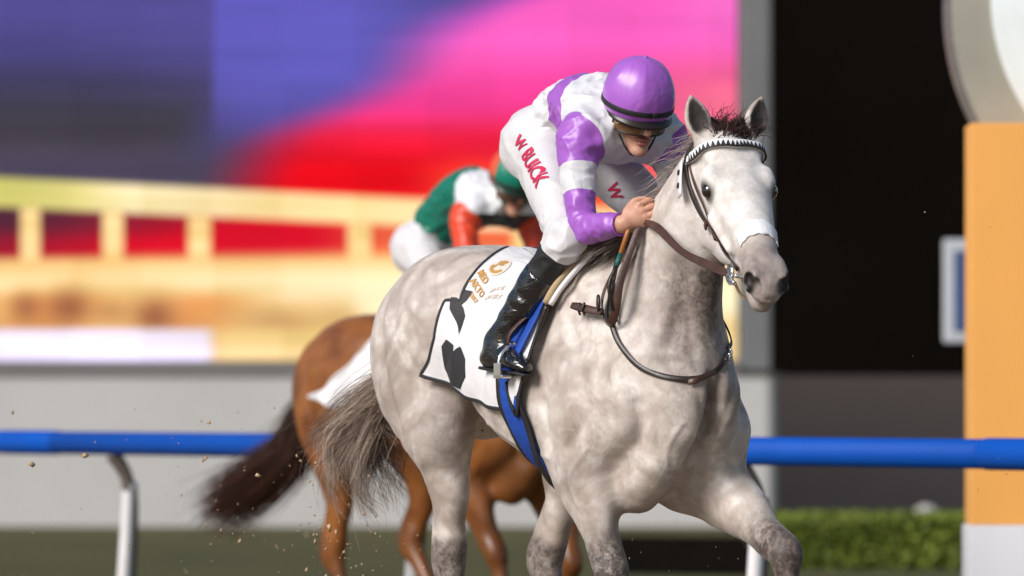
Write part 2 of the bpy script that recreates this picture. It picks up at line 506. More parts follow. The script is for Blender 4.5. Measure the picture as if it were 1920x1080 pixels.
def leg(F, J, s, g, end=.35):
    k = '_r' if s < 0 else '_l'
    Hp, K, A = (np.array(J[q + k]) for q in ('hip', 'kn', 'an'))
    F.ball(Hp + V(-.045, .0, .01), (.11 + g, .10 + g, .115 + g), k=.06)
    F.loft([(*Hp, .090 + g, .100 + g), (*lerp(Hp, K, .3), .078 + g, .090 + g), (*lerp(Hp, K, .65), .064 + g, .072 + g), (*lerp(Hp, K, .92), .060 + g, .066 + g), (*(K + V(.012, 0, 0)), .056 + g, .060 + g), (*lerp(K, A, .16), .055 + g, .056 + g), (*lerp(K, A, end), .055 + g, .058 + g)], side=(0, 1, 0), k=.035, sub=4)

def hand(F, J, s):
    k = '_r' if s < 0 else '_l'
    W = np.array(J['wr' + k]); E = np.array(J['el' + k])
    d, nb = map(np.array, J['hd' + k])
    d = nrm(d); nb = nrm(nb - d * (nb @ d)); up = np.cross(nb, d) * (1 if s < 0 else -1)
    if up[2] < 0: up = -up
    F.loft([(*lerp(E, W, .7), .034, .031), (*W, .028, .024), (*(W + d * .03), .031, .022), (*(W + d * .055), .038, .020), (*(W + d * .072), .038, .015)], side=up, k=.012, sub=3)
    for i, (o, L) in enumerate(((.033, 1.0), (.011, 1.08), (-.011, 1.0), (-.032, .85))):
        b = W + d * .085 + up * o
        b = b - d * .012 + nb * .004
        j1 = b + (d * .036 - nb * .006) * L
        j2 = j1 + (d * .002 - nb * .030) * L
        j3 = j2 + (-d * .028 - nb * .002) * L
        F.loft([(*b, .0092, .0092), (*j1, .0098, .0100), (*j2, .0088, .0088), (*j3, .0075, .0075)], side=up, k=.003, sub=2)
        F.ball(b + nb * .004, (.0105, .0095, .0095), k=.006)
    t0 = W + d * .03 + up * .028 - nb * .008
    t1 = W + d * .065 + up * .050 - nb * .018
    t2 = W + d * .098 + up * .046 - nb * .024
    F.loft([(*t0, .016, .015), (*t1, .012, .012), (*t2, .0085, .009)], side=nb, k=.012, sub=2)
    return W, d, nb, up

def head_skin(F, J):
    C, ef, el, eu = rhead(J)
    H = lambda a, l, u: C + ef * a + el * l + eu * u
    F.ball(H(-.01, 0, -.015), (.094, .074, .105), fwd=ef, up=eu, k=.02)
    F.loft([(*H(-.02, 0, -.09), .060, .07), (*H(.02, 0, -.125), .052, .055), (*H(.055, 0, -.155), .034, .030)], side=el, k=.03, sub=3)      # jaw
    F.ball(H(.078, 0, -.165), (.018, .022, .016), fwd=ef, up=eu, k=.02)                                                                   # chin
    for s in (1, -1):
        F.ball(H(.062, .035 * s, -.085), (.026, .022, .024), fwd=ef, up=eu, k=.02)                                                        # cheekbone
        F.ball(H(-.005, .076 * s, -.065), (.020, .009, .032), fwd=ef, up=eu, k=.008)                                                       # ear
        F.ball(H(.075, .034 * s, -.048), (.014, .018, .010), fwd=ef, up=eu, k=.01, op='sub')                                                # eye socket
        F.ball(H(.068, .033 * s, -.048), (.012, .013, .011), fwd=ef, up=eu, k=.004)                                                        # closed lids
    F.loft([(*H(.085, 0, -.045), .010, .010), (*H(.100, 0, -.070), .011, .012), (*H(.112, 0, -.090), .013, .012)], side=el, k=.014, sub=2)   # nose
    for s in (1, -1):
        F.ball(H(.098, .012 * s, -.096), (.010, .009, .008), fwd=ef, up=eu, k=.008)
    F.ball(H(.090, 0, -.120), (.012, .024, .0065), fwd=ef, up=eu, k=.006)                                                                   # lips
    F.ball(H(.088, 0, -.134), (.012, .021, .0075), fwd=ef, up=eu, k=.006)
    F.ball(H(.102, 0, -.1275), (.012, .022, .0018), fwd=ef, up=eu, k=.003, op='sub')
    N, U = np.array(J['neck']), np.array(J['upper'])
    F.loft([(*H(-.03, 0, -.06), .055, .055), (*lerp(H(-.03, 0, -.10), N, .5), .052, .052), (*N, .058, .055), (*lerp(N, U, .5), .06, .055)], side=el, k=.03, sub=3)

# ------------------------------------------------------------------ materials
def srgb(r, g, b):
    f = lambda c: ((c / 255 + .055) / 1.055) ** 2.4 if c > 10 else c / 255 / 12.92
    return (f(r), f(g), f(b), 1.0)

class NT:
    def __init__(self, name):
        self.m = bpy.data.materials.new(name); self.m.use_nodes = True
        self.n = self.m.node_tree.nodes; self.l = self.m.node_tree.links
        self.b = self.n['Principled BSDF']
    def new(self, t, **kw):
        q = self.n.new(t)
        for k, v in kw.items(): setattr(q, k, v)
        return q
    def set(self, **kw):
        for k, v in kw.items():
            self.b.inputs[k.replace('_', ' ')].default_value = v
        return self
    def coord(self, scale=(1, 1, 1), kind='Object', rot=(0, 0, 0)):
        tc = self.new('ShaderNodeTexCoord'); mp = self.new('ShaderNodeMapping')
        mp.inputs['Scale'].default_value = scale; mp.inputs['Rotation'].default_value = rot
        self.l.new(tc.outputs[kind], mp.inputs['Vector'])
        return mp.outputs['Vector']
    def noise(self, scale, detail=3, rough=.55, vec=None, dist=0.0):
        q = self.new('ShaderNodeTexNoise')
        q.inputs['Scale'].default_value = scale; q.inputs['Detail'].default_value = detail
        q.inputs['Roughness'].default_value = rough; q.inputs['Distortion'].default_value = dist
        if vec is None: vec = self.coord()
        self.l.new(vec, q.inputs['Vector'])
        return q.outputs['Fac']
    def ramp(self, fac, stops):
        q = self.new('ShaderNodeValToRGB')
        e = q.color_ramp.elements
        while len(e) < len(stops): e.new(.5)
        for el, (p, c) in zip(e, stops):
            el.position = p; el.color = c if hasattr(c, '__len__') else (c, c, c, 1)
        self.l.new(fac, q.inputs['Fac'])
        return q.outputs['Color']
    def attr(self, name):
        q = self.new('ShaderNodeAttribute'); q.attribute_name = name
        return q.outputs['Fac']
    def mix(self, fac, a, b, mode='MIX'):
        q = self.new('ShaderNodeMix', data_type='RGBA', blend_type=mode)
        for s, v in ((0, fac), (6, a), (7, b)):
            if hasattr(v, 'links') or isinstance(v, bpy.types.NodeSocket): self.l.new(v, q.inputs[s])
            elif s == 0: q.inputs[0].default_value = v
            else: q.inputs[s].default_value = v
        return q.outputs[2]
    def math(self, op, a, b=0.0, clamp=False):
        q = self.new('ShaderNodeMath', operation=op); q.use_clamp = clamp
        for i, v in enumerate((a, b)):
            if isinstance(v, bpy.types.NodeSocket): self.l.new(v, q.inputs[i])
            else: q.inputs[i].default_value = v
        return q.outputs[0]
    def base(self, c):
        if isinstance(c, bpy.types.NodeSocket): self.l.new(c, self.b.inputs['Base Color'])
        else: self.b.inputs['Base Color'].default_value = c
        return self
    def bump(self, h, strength=.3, dist=.01, normal=None):
        q = self.new('ShaderNodeBump')
        q.inputs['Strength'].default_value = strength; q.inputs['Distance'].default_value = dist
        self.l.new(h, q.inputs['Height'])
        if normal is not None: self.l.new(normal, q.inputs['Normal'])
        self.l.new(q.outputs[0], self.b.inputs['Normal'])
        return q.outputs[0]

def plain(name, col, rough=.6, metal=0.0, var=.12, scale=12, bump=0.0, bscale=60, **kw):
    kw.setdefault('Specular_IOR_Level', .5)
    """one colour with a little unevenness"""
    t = NT(name)
    f = t.noise(scale, 4)
    dk = tuple(c * (1 - var) for c in col[:3]) + (1,); lt = tuple(min(1, c * (1 + var)) for c in col[:3]) + (1,)
    t.base(t.ramp(f, [(.3, dk), (.7, lt)]))
    t.set(Roughness=rough, Metallic=metal, **kw)
    if bump: t.bump(t.noise(bscale, 3), bump, .004)
    return t.m

def coat_grey():
    t = NT('grey_coat')
    v = t.coord()
    big = t.noise(5.5, 3, .6, v, .6)
    dap = t.noise(19, 2, .5, v, .5)
    fine = t.noise(70, 3, .65, v)
    hair = t.noise(1.0, 2, .6, t.coord((260, 260, 60)))
    c = t.ramp(big, [(.34, (.34, .275, .232, 1)), (.52, (.66, .585, .53, 1)), (.68, (.81, .75, .70, 1))])
    c = t.mix(t.math('MULTIPLY', t.ramp(dap, [(.40, 1.0), (.57, 0.0)]), .45), c, (.40, .325, .275, 1))
    vo = t.new('ShaderNodeTexVoronoi', feature='SMOOTH_F1'); vo.inputs['Scale'].default_value = 15.0; vo.inputs['Smoothness'].default_value = .35
    jit = t.new('ShaderNodeVectorMath', operation='ADD'); nz_ = t.new('ShaderNodeTexNoise'); nz_.inputs['Scale'].default_value = 9.0
    t.l.new(v, nz_.inputs['Vector']); sc_ = t.new('ShaderNodeVectorMath', operation='SCALE'); sc_.inputs['Scale'].default_value = .05
    t.l.new(nz_.outputs['Color'], sc_.inputs[0]); t.l.new(v, jit.inputs[0]); t.l.new(sc_.outputs[0], jit.inputs[1]); t.l.new(jit.outputs[0], vo.inputs['Vector'])
    net = t.ramp(vo.outputs['Distance'], [(.28, 0.0), (.62, 1.0)])
    c = t.mix(t.math('MULTIPLY', net, t.math('MULTIPLY', t.ramp(t.noise(2.6, 2, .5, v), [(.38, 0.0), (.62, 1.0)]), .5)), c, (.30, .24, .20, 1))
    streak = t.noise(1.0, 3, .6, t.coord((150, 150, 34), rot=(.0, .35, .0)))
    c = t.mix(t.math('MULTIPLY', t.ramp(streak, [(.36, 1.0), (.60, 0.0)]), .15), c, (.34, .28, .24, 1))
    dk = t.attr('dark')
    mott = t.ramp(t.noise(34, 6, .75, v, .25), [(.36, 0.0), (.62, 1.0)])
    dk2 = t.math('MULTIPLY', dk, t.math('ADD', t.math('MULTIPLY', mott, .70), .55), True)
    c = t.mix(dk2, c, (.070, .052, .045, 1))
    c = t.mix(t.attr('face'), c, t.ramp(t.noise(14, 3, .6, v), [(.3, (.58, .52, .475, 1)), (.62, (.79, .745, .705, 1))]))
    c = t.mix(t.attr('muzzle'), c, t.ramp(t.noise(22, 3, .6, v), [(.3, (.21, .17, .155, 1)), (.7, (.40, .335, .305, 1))]))
    c = t.mix(t.math('MULTIPLY', t.ramp(fine, [(.35, 1.0), (.6, 0.0)]), .18), c, (.36, .29, .25, 1))
    c = t.mix(t.attr('black'), c, (.016, .012, .011, 1))
    t.base(c).set(Roughness=.55, Specular_IOR_Level=.35, Sheen_Weight=.12, Sheen_Roughness=.4)
    h = t.math('ADD', t.math('ADD', t.math('MULTIPLY', hair, .35), t.math('MULTIPLY', streak, .5)), t.math('MULTIPLY', t.noise(30, 3, .6, v), .6))
    vein = t.math('SUBTRACT', .035, t.math('ABSOLUTE', t.math('SUBTRACT', t.noise(6, 2, .5, v, .8), .5)))
    h = t.math('ADD', h, t.math('MULTIPLY', t.math('MAXIMUM', vein, 0.0), 6.0))
    t.bump(h, .30, .006)
    return t.m

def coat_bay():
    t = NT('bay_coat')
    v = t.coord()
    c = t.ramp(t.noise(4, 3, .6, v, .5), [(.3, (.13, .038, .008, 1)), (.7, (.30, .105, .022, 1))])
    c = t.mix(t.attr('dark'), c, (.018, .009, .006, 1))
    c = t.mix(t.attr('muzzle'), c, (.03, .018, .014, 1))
    c = t.mix(t.attr('black'), c, (.01, .008, .007, 1))
    t.base(c).set(Roughness=.34, Specular_IOR_Level=.5)
    t.bump(t.noise(1.0, 2, .6, t.coord((240, 240, 60))), .15, .004)
    return t.m

def silk(name, cols, rough=.34, fold_amt=.9, sheen=(1, 1, 1, 1)):
    """cols: base colour then (attribute, colour) pairs laid over it; satin cloth with soft folds"""
    t = NT(name)
    v = t.coord()
    c = cols[0]
    for a, col in cols[1:]:
        m = t.new('ShaderNodeMapRange'); m.inputs[1].default_value = .42; m.inputs[2].default_value = .58
        t.l.new(t.attr(a), m.inputs[0])
        c = t.mix(m.outputs[0], c, col)
    f = t.noise(3.5, 3, .5, v)
    c = t.mix(t.math('MULTIPLY', f, .18), c, (0, 0, 0, 1)) if not isinstance(c, tuple) else t.mix(t.math('MULTIPLY', f, .14), c, tuple(x * .8 for x in c[:3]) + (1,))
    t.base(c).set(Roughness=rough, Specular_IOR_Level=.5, Sheen_Weight=.16, Sheen_Roughness=.35, Sheen_Tint=sheen)
    fold = t.noise(4.5, 2, .4, t.coord((1, 1.2, 1.7), rot=(.5, .3, .2)), 1.0)
    f2 = t.noise(11, 1, .4, t.coord((1.0, 1.3, .5), rot=(.3, .7, .2)), .8)
    ridge = t.math('ABSOLUTE', t.math('SUBTRACT', f2, .5))
    weave = t.noise(420, 1, .5, v)
    h = t.math('ADD', t.math('ADD', fold, t.math('MULTIPLY', ridge, fold_amt)), t.math('MULTIPLY', weave, .006))
    t.bump(h, .42, .02)
    return t.m

def hair_mat(name, a, b):
    t = NT(name)
    c = t.mix(t.attr('tone'), a, b)
    t.base(c).set(Roughness=.5, Specular_IOR_Level=.4)
    return t.m

M = {}
def make_materials():
    M['grey_coat'] = coat_grey(); M['bay_coat'] = coat_bay()
    purple, white = (.36, .11, .52, 1), (.72, .71, .73, 1)
    M['jacket'] = silk('purple_white_silk', [white, ('purple', purple)], .38, .8, (1, .75, 1, 1))
    M['purple'] = silk('purple_silk', [(.37, .115, .53, 1)], .34, .8, (1, .6, 1, 1))
    M['breeches'] = silk('white_breeches', [(.68, .66, .67, 1), ('sock', (.012, .011, .012, 1))], .55, .8)
    M['jacket_green'] = silk('green_white_silk', [(.0, .16, .105, 1), ('white', (.80, .80, .82, 1)), ('orange', (.72, .055, .012, 1)), ('black', (.006, .02, .014, 1))], .38)
    M['cap_green'] = silk('green_orange_silk', [(.0, .20, .13, 1), ('orange', (.78, .09, .02, 1))], .34)
    M['sock'] = plain('black_knit', (.012, .011, .012), .85, bump=.3, bscale=300)
    t = NT('patent_leather'); v = t.coord()
    t.base((.006, .006, .007, 1)).set(Roughness=.17, Specular_IOR_Level=.8, Coat_Weight=.7, Coat_Roughness=.12)
    h = t.math('ADD', t.noise(7, 2, .45, t.coord((1.1, 1, 2.6), rot=(0, .75, 0)), 1.6), t.math('MULTIPLY', t.noise(26, 2, .5, t.coord((1.0, 1, 2.0), rot=(0, .75, 0)), 1.0), .35))
    t.bump(h, .45, .03)
    M['patent'] = t.m
    t = NT('skin'); v = t.coord()
    c = t.ramp(t.noise(28, 4, .6, v), [(.3, (.50, .25, .165, 1)), (.7, (.66, .36, .255, 1))])
    c = t.mix(t.attr('lip'), c, (.42, .14, .11, 1))
    t.base(c).set(Roughness=.48, Subsurface_Weight=.12, Subsurface_Radius=(.01, .004, .002), Subsurface_Scale=.5)
    t.bump(t.noise(120, 3, .6, v), .15, .002)
    M['skin'] = t.m
    M['leather'] = plain('brown_leather', (.060, .026, .017), .42, bump=.25, bscale=90, var=.3, scale=20)
    M['dark_leather'] = plain('dark_leather', (.020, .012, .009), .38, bump=.2, bscale=90, var=.3, scale=20)
    M['tan_leather'] = plain('tan_webbing', (.42, .30, .17), .6, bump=.2, bscale=80)
    M['steel'] = plain('polished_steel', (.72, .71, .69), .18, 1.0, var=.08)
    M['chrome'] = plain('stirrup_metal', (.82, .80, .80), .22, .9, var=.05)
    M['black'] = plain('black_fabric', (.012, .011, .012), .6)
    M['dark_brown'] = plain('dark_visor', (.020, .012, .009), .35)
    M['white_cloth'] = silk('white_saddle_cloth', [(.74, .72, .73, 1)], .7)
    M['print_black'] = plain('black_print', (.022, .021, .023), .7, var=.08)
    M['print_gold'] = plain('gold_print', (.48, .26, .07), .5, var=.1)
    M['print_faint'] = plain('faint_gold_print', (.68, .60, .52), .6, var=.06)
    M['print_red'] = plain('crimson_print', (.52, .012, .075), .6, var=.1)
    M['blue_web'] = plain('blue_webbing', (.008, .060, .36), .6, bump=.3, bscale=260, var=.2, scale=30)
    M['sheep'] = plain('white_felt', (.84, .83, .84), .9, bump=.5, bscale=170, var=.06)
    M['ear_dark'] = plain('dark_hair', (.03, .02, .02), .7)
    M['hair_grey'] = hair_mat('grey_hair', (.055, .040, .034, 1), (.52, .43, .37, 1))
    M['hair_tail'] = hair_mat('tail_hair', (.105, .066, .046, 1), (.66, .51, .40, 1))
    M['hair_dark'] = hair_mat('dark_hair_strands', (.012, .007, .006, 1), (.12, .045, .035, 1))
    M['hair_bay'] = hair_mat('bay_tail_hair', (.016, .007, .004, 1), (.10, .032, .016, 1))
    t = NT('eye'); t.base((.012, .007, .005, 1)).set(Roughness=.04, Coat_Weight=1.0, Coat_Roughness=.02); M['eye'] = t.m
    t = NT('amber_lens'); t.base((.20, .105, .045, 1)).set(Roughness=.08, Transmission_Weight=.35, IOR=1.3, Coat_Weight=.8); M['lens'] = t.m
    M['gold'] = plain('gold_metal', (.62, .40, .12), .25, 1.0, var=.1)
    M['whip'] = plain('orange_cane', (.42, .15, .035), .4, var=.2)
    M['teal'] = plain('teal_tape', (.01, .10, .085), .5)
    # setting
    M['blue_rail'] = plain('blue_rail_plastic', (.0, .070, .40), .6, var=.06, scale=3, Specular_IOR_Level=.2)
    M['white_metal'] = plain('white_painted_aluminium', (.70, .68, .68), .4, var=.06, scale=6)
    M['bracket'] = plain('grey_bracket', (.13, .105, .09), .5, var=.2)
    M['orange'] = plain('orange_panel', (.88, .41, .095), .5, var=.03, scale=2)
    M['white_panel'] = plain('white_panel', (.78, .77, .80), .5, var=.03, scale=2)
    M['disc_rim'] = plain('disc_edge', (.16, .145, .14), .4)
    M['disc_beige'] = plain('disc_beige', (.33, .315, .26), .4, var=.08, scale=3)
    M['disc_pale'] = plain('disc_pale', (.80, .86, .86), .35, var=.10, scale=2.5)
    M['sign_blue'] = plain('sign_blue', (.05, .085, .20), .5, var=.1)
    M['sign_white'] = plain('sign_frame', (.50, .51, .55), .5, var=.05)
    M['plinth'] = plain('pale_render_wall', (.50, .48, .465), .8, var=.06, scale=.8)
    M['frame_grey'] = plain('grey_screen_frame', (.16, .15, .145), .6, var=.1, scale=1)
    M['pillar'] = plain('grey_pillar', (.15, .15, .15), .6, var=.1, scale=1)
    M['hoarding'] = plain('dark_brown_hoarding', (.29, .22, .19), .9, var=.08, scale=.6, Specular_IOR_Level=.1)
    M['dark_wall'] = plain('backdrop_black', (.0055, .0042, .0035), 1.0, var=.15, scale=.4, Specular_IOR_Level=0.0)
    M['ground_black'] = plain('near_black_ground', (.010, .008, .006), 1.0, var=.4, scale=3, Specular_IOR_Level=0.0)
    M['leaf'] = plain('hedge_leaf', (.14, .18, .016), .7, var=.3, scale=1.5)
    M['stem'] = plain('hedge_core', (.05, .075, .01), .9)
    M['stone'] = plain('pale_dome', (.45, .43, .41), .6)
    t = NT('turf'); v = t.coord()
    c = t.ramp(t.noise(.7, 4, .6, v), [(.3, (.060, .060, .012, 1)), (.7, (.11, .105, .026, 1))])
    c = t.mix(t.math('MULTIPLY', t.noise(40, 3, .7, v), .5), c, (.03, .04, .006, 1))
    t.base(c).set(Roughness=.9); t.bump(t.noise(60, 3, .7, v), .8, .03); M['turf'] = t.m
    t = NT('track_sand'); v = t.coord()
    c = t.ramp(t.noise(6, 6, .7, v), [(.3, (.26, .185, .12, 1)), (.7, (.40, .30, .20, 1))])
    t.base(c).set(Roughness=.95); t.bump(t.noise(18, 6, .75, v), 1.0, .05); M['sand'] = t.m
    M['grain'] = plain('sand_clod', (.42, .29, .17), .9, var=.3, scale=40)
    t = NT('lit_display')
    a = t.new('ShaderNodeAttribute'); a.attribute_name = 'picture'
    t.base((.004, .004, .004, 1)).set(Roughness=.9, Specular_IOR_Level=0.0)
    t.l.new(a.outputs['Color'], t.b.inputs['Emission Color']); t.set(Emission_Strength=.95)
    M['display'] = t.m
make_materials()

# ------------------------------------------------------------------ small mesh builders
def box_mesh(lo, hi, bevel=0.0):
    bm = bmesh.new()
    bmesh.ops.create_cube(bm, size=1.0)
    c = [(a + b) / 2 for a, b in zip(lo, hi)]; d = [b - a for a, b in zip(lo, hi)]
    for v in bm.verts:
        v.co = Vector((c[0] + v.co.x * d[0], c[1] + v.co.y * d[1], c[2] + v.co.z * d[2]))
    if bevel:
        bmesh.ops.bevel(bm, geom=list(bm.edges), offset=bevel, segments=2, affect='EDGES', profile=.7)
    return bm

def bm_obj(name, bm, mat, parent=None, smooth=False):
    me = bpy.data.meshes.new(name)
    bm.normal_update(); bm.to_mesh(me); bm.free()
    if smooth: me.polygons.foreach_set('use_smooth', np.ones(len(me.polygons), dtype=bool))
    if mat: me.materials.append(mat)
    return link(bpy.data.objects.new(name, me), parent)

def box(name, lo, hi, mat, parent=None, bevel=0.0):
    return bm_obj(name, box_mesh(lo, hi, bevel), mat, parent)

def tube_geo(pts, rad, n=10, cap=True, closed=False):
    P = np.asarray(pts, float); k = len(P)
    rad = np.full(k, rad) if not hasattr(rad, '__len__') else np.asarray(rad, float)
    T = np.zeros_like(P); T[1:-1] = P[2:] - P[:-2]; T[0] = P[1] - P[0]; T[-1] = P[-1] - P[-2]
    if closed: T[0] = T[-1] = P[1] - P[-2]
    T /= np.linalg.norm(T, axis=1)[:, None] + 1e-12
    ref = V(0, 0, 1) if abs(T[0][2]) < .9 else V(1, 0, 0)
    S = nrm(np.cross(T[0], ref)); verts = []
    for i in range(k):
        S = nrm(S - T[i] * (S @ T[i])); U = np.cross(T[i], S)
        for j in range(n):
            a = 2 * math.pi * j / n
            verts.append(P[i] + (S * math.cos(a) + U * math.sin(a)) * rad[i])
    faces = [(i * n + j, i * n + (j + 1) % n, (i + 1) * n + (j + 1) % n, (i + 1) * n + j) for i in range(k - 1) for j in range(n)]
    if cap and not closed:
        faces += [tuple(range(n - 1, -1, -1)), tuple((k - 1) * n + j for j in range(n))]
    return verts, faces

def tube(name, pts, rad, mat, parent=None, n=10, sub=0):
    if sub:
        if hasattr(rad, '__len__'):
            q = catmull(np.hstack([np.asarray(pts, float), np.asarray(rad, float)[:, None]]), sub); pts, rad = q[:, :3], q[:, 3]
        else: pts = catmull(pts, sub)
    v, f = tube_geo(pts, rad, n)
    return mesh_obj(name, v, f, mat, parent)

def ribbon_geo(pts, width, thick, nrml, sub=6, taper=None):
    """a flat strap along pts with a given outward normal at each point"""
    A = np.hstack([np.asarray(pts, float), np.asarray(nrml, float)])
    A = catmull(A, sub)
    P, N = A[:, :3], A[:, 3:]
    k = len(P)
    T = np.zeros_like(P); T[1:-1] = P[2:] - P[:-2]; T[0] = P[1] - P[0]; T[-1] = P[-1] - P[-2]
    verts = []
    for i in range(k):
        t = nrm(T[i]); n = nrm(N[i] - t * (N[i] @ t)); s = np.cross(t, n)
        w = (width if not hasattr(width, '__len__') else np.interp(i / (k - 1), np.linspace(0, 1, len(width)), width)) / 2
        h = thick / 2
        for a, b in ((-1, -.6), (-.85, -1), (.85, -1), (1, -.6), (1, .6), (.85, 1), (-.85, 1), (-1, .6)):
            verts.append(P[i] + s * (a * w) + n * (b * h))
    m = 8
    faces = [(i * m + j, i * m + (j + 1) % m, (i + 1) * m + (j + 1) % m, (i + 1) * m + j) for i in range(k - 1) for j in range(m)]
    faces += [tuple(range(m - 1, -1, -1)), tuple((k - 1) * m + j for j in range(m))]
    return verts, faces

def disc_geo(c, r, y0, y1, n=96):
    vs = []
    for y in (y0, y1):
        for i in range(n):
            a = 2 * math.pi * i / n
            vs.append((c[0] + r * math.cos(a), y, c[1] + r * math.sin(a)))
    fs = [(i, (i + 1) % n, n + (i + 1) % n, n + i) for i in range(n)] + [tuple(range(n)), tuple(range(2 * n - 1, n - 1, -1))]
    return vs, fs

# ------------------------------------------------------------------ the setting
def flat(name, pts, z, mat):
    o = mesh_obj(name, [(x, y, z) for x, y in pts], [tuple(range(len(pts)))], mat, smooth=False)
    return tag(o, kind='structure')

RD = V(-.518, .8555, 0); RD = RD / np.linalg.norm(RD)
RP = V(1.98, 22.0, 0); RN = V(RD[1], -RD[0], 0)          # along the rail, and away from the track
if RN[0] < 0: RN = -RN
def rp(t, n=0.0, z=0.0): return RP + RD * t + RN * n + V(0, 0, z)

flat('ground', [(-400, -60), (400, -60), (400, 560), (-400, 560)], 0.0, M['turf'])
a, b = rp(-60, -.25), rp(140, -.25); c, d = rp(140, -34), rp(-60, -34)
flat('track', [tuple(a[:2]), tuple(b[:2]), tuple(c[:2]), tuple(d[:2])], 0.004, M['sand'])
flat('dark_ground_patch', [(.75, 38.5), (1.75, 38.0), (2.05, 49.5), (.85, 49.8)], 0.006, M['ground_black'])  # flat near-black patch on the turf in front of the plinth wall

# running rail: tube, sleeves at its joints, posts with a goose-neck
rail = empty('running_rail', tuple(rp(0)), 0, 'long bright blue plastic running rail on pale goose-neck posts behind the horses', 'rail')
def rl(t, n=0.0, z=0.0): return rp(t, n, z) - RP
RZ = .965
for t0, t1 in ((-7.0, -.16), (-.14, 8.74), (8.76, 17.6), (17.62, 26)):
    tube('rail_tube', [rl(t0, 0, RZ), rl((t0 + t1) / 2, 0, RZ), rl(t1, 0, RZ)], .060, M['blue_rail'], rail, n=24)
for tj in (-.15, 8.75, 17.61):
    tube('joint_sleeve', [rl(tj - .33, 0, RZ), rl(tj - .32, 0, RZ), rl(tj + .32, 0, RZ), rl(tj + .33, 0, RZ)], [.060, .0645, .0645, .060], M['blue_rail'], rail, n=24)
for t in (-3.87, -.95, 1.96, 4.86, 7.80, 10.7, 13.6, 16.5):
    g = tube('gooseneck', [rl(t, -.0, RZ - .055), rl(t - .01, .035, RZ - .10), rl(t - .015, .075, RZ - .17), rl(t - .015, .09, RZ - .25)], [.040, .038, .035, .034], M['bracket'], rail, n=12, sub=5)
    tube('post', [rl(t - .015, .09, RZ - .21), rl(t - .01, .085, RZ - .4), rl(t, .05, .0)], [.035, .035, .038], M['white_metal'], rail, n=14, sub=3)
    tube('stay', [rl(t - .02, .118, RZ - .20), rl(t - .015, .126, RZ - .42), rl(t - .005, .10, .0)], [.016, .017, .018], M['bracket'], rail, n=8, sub=3)

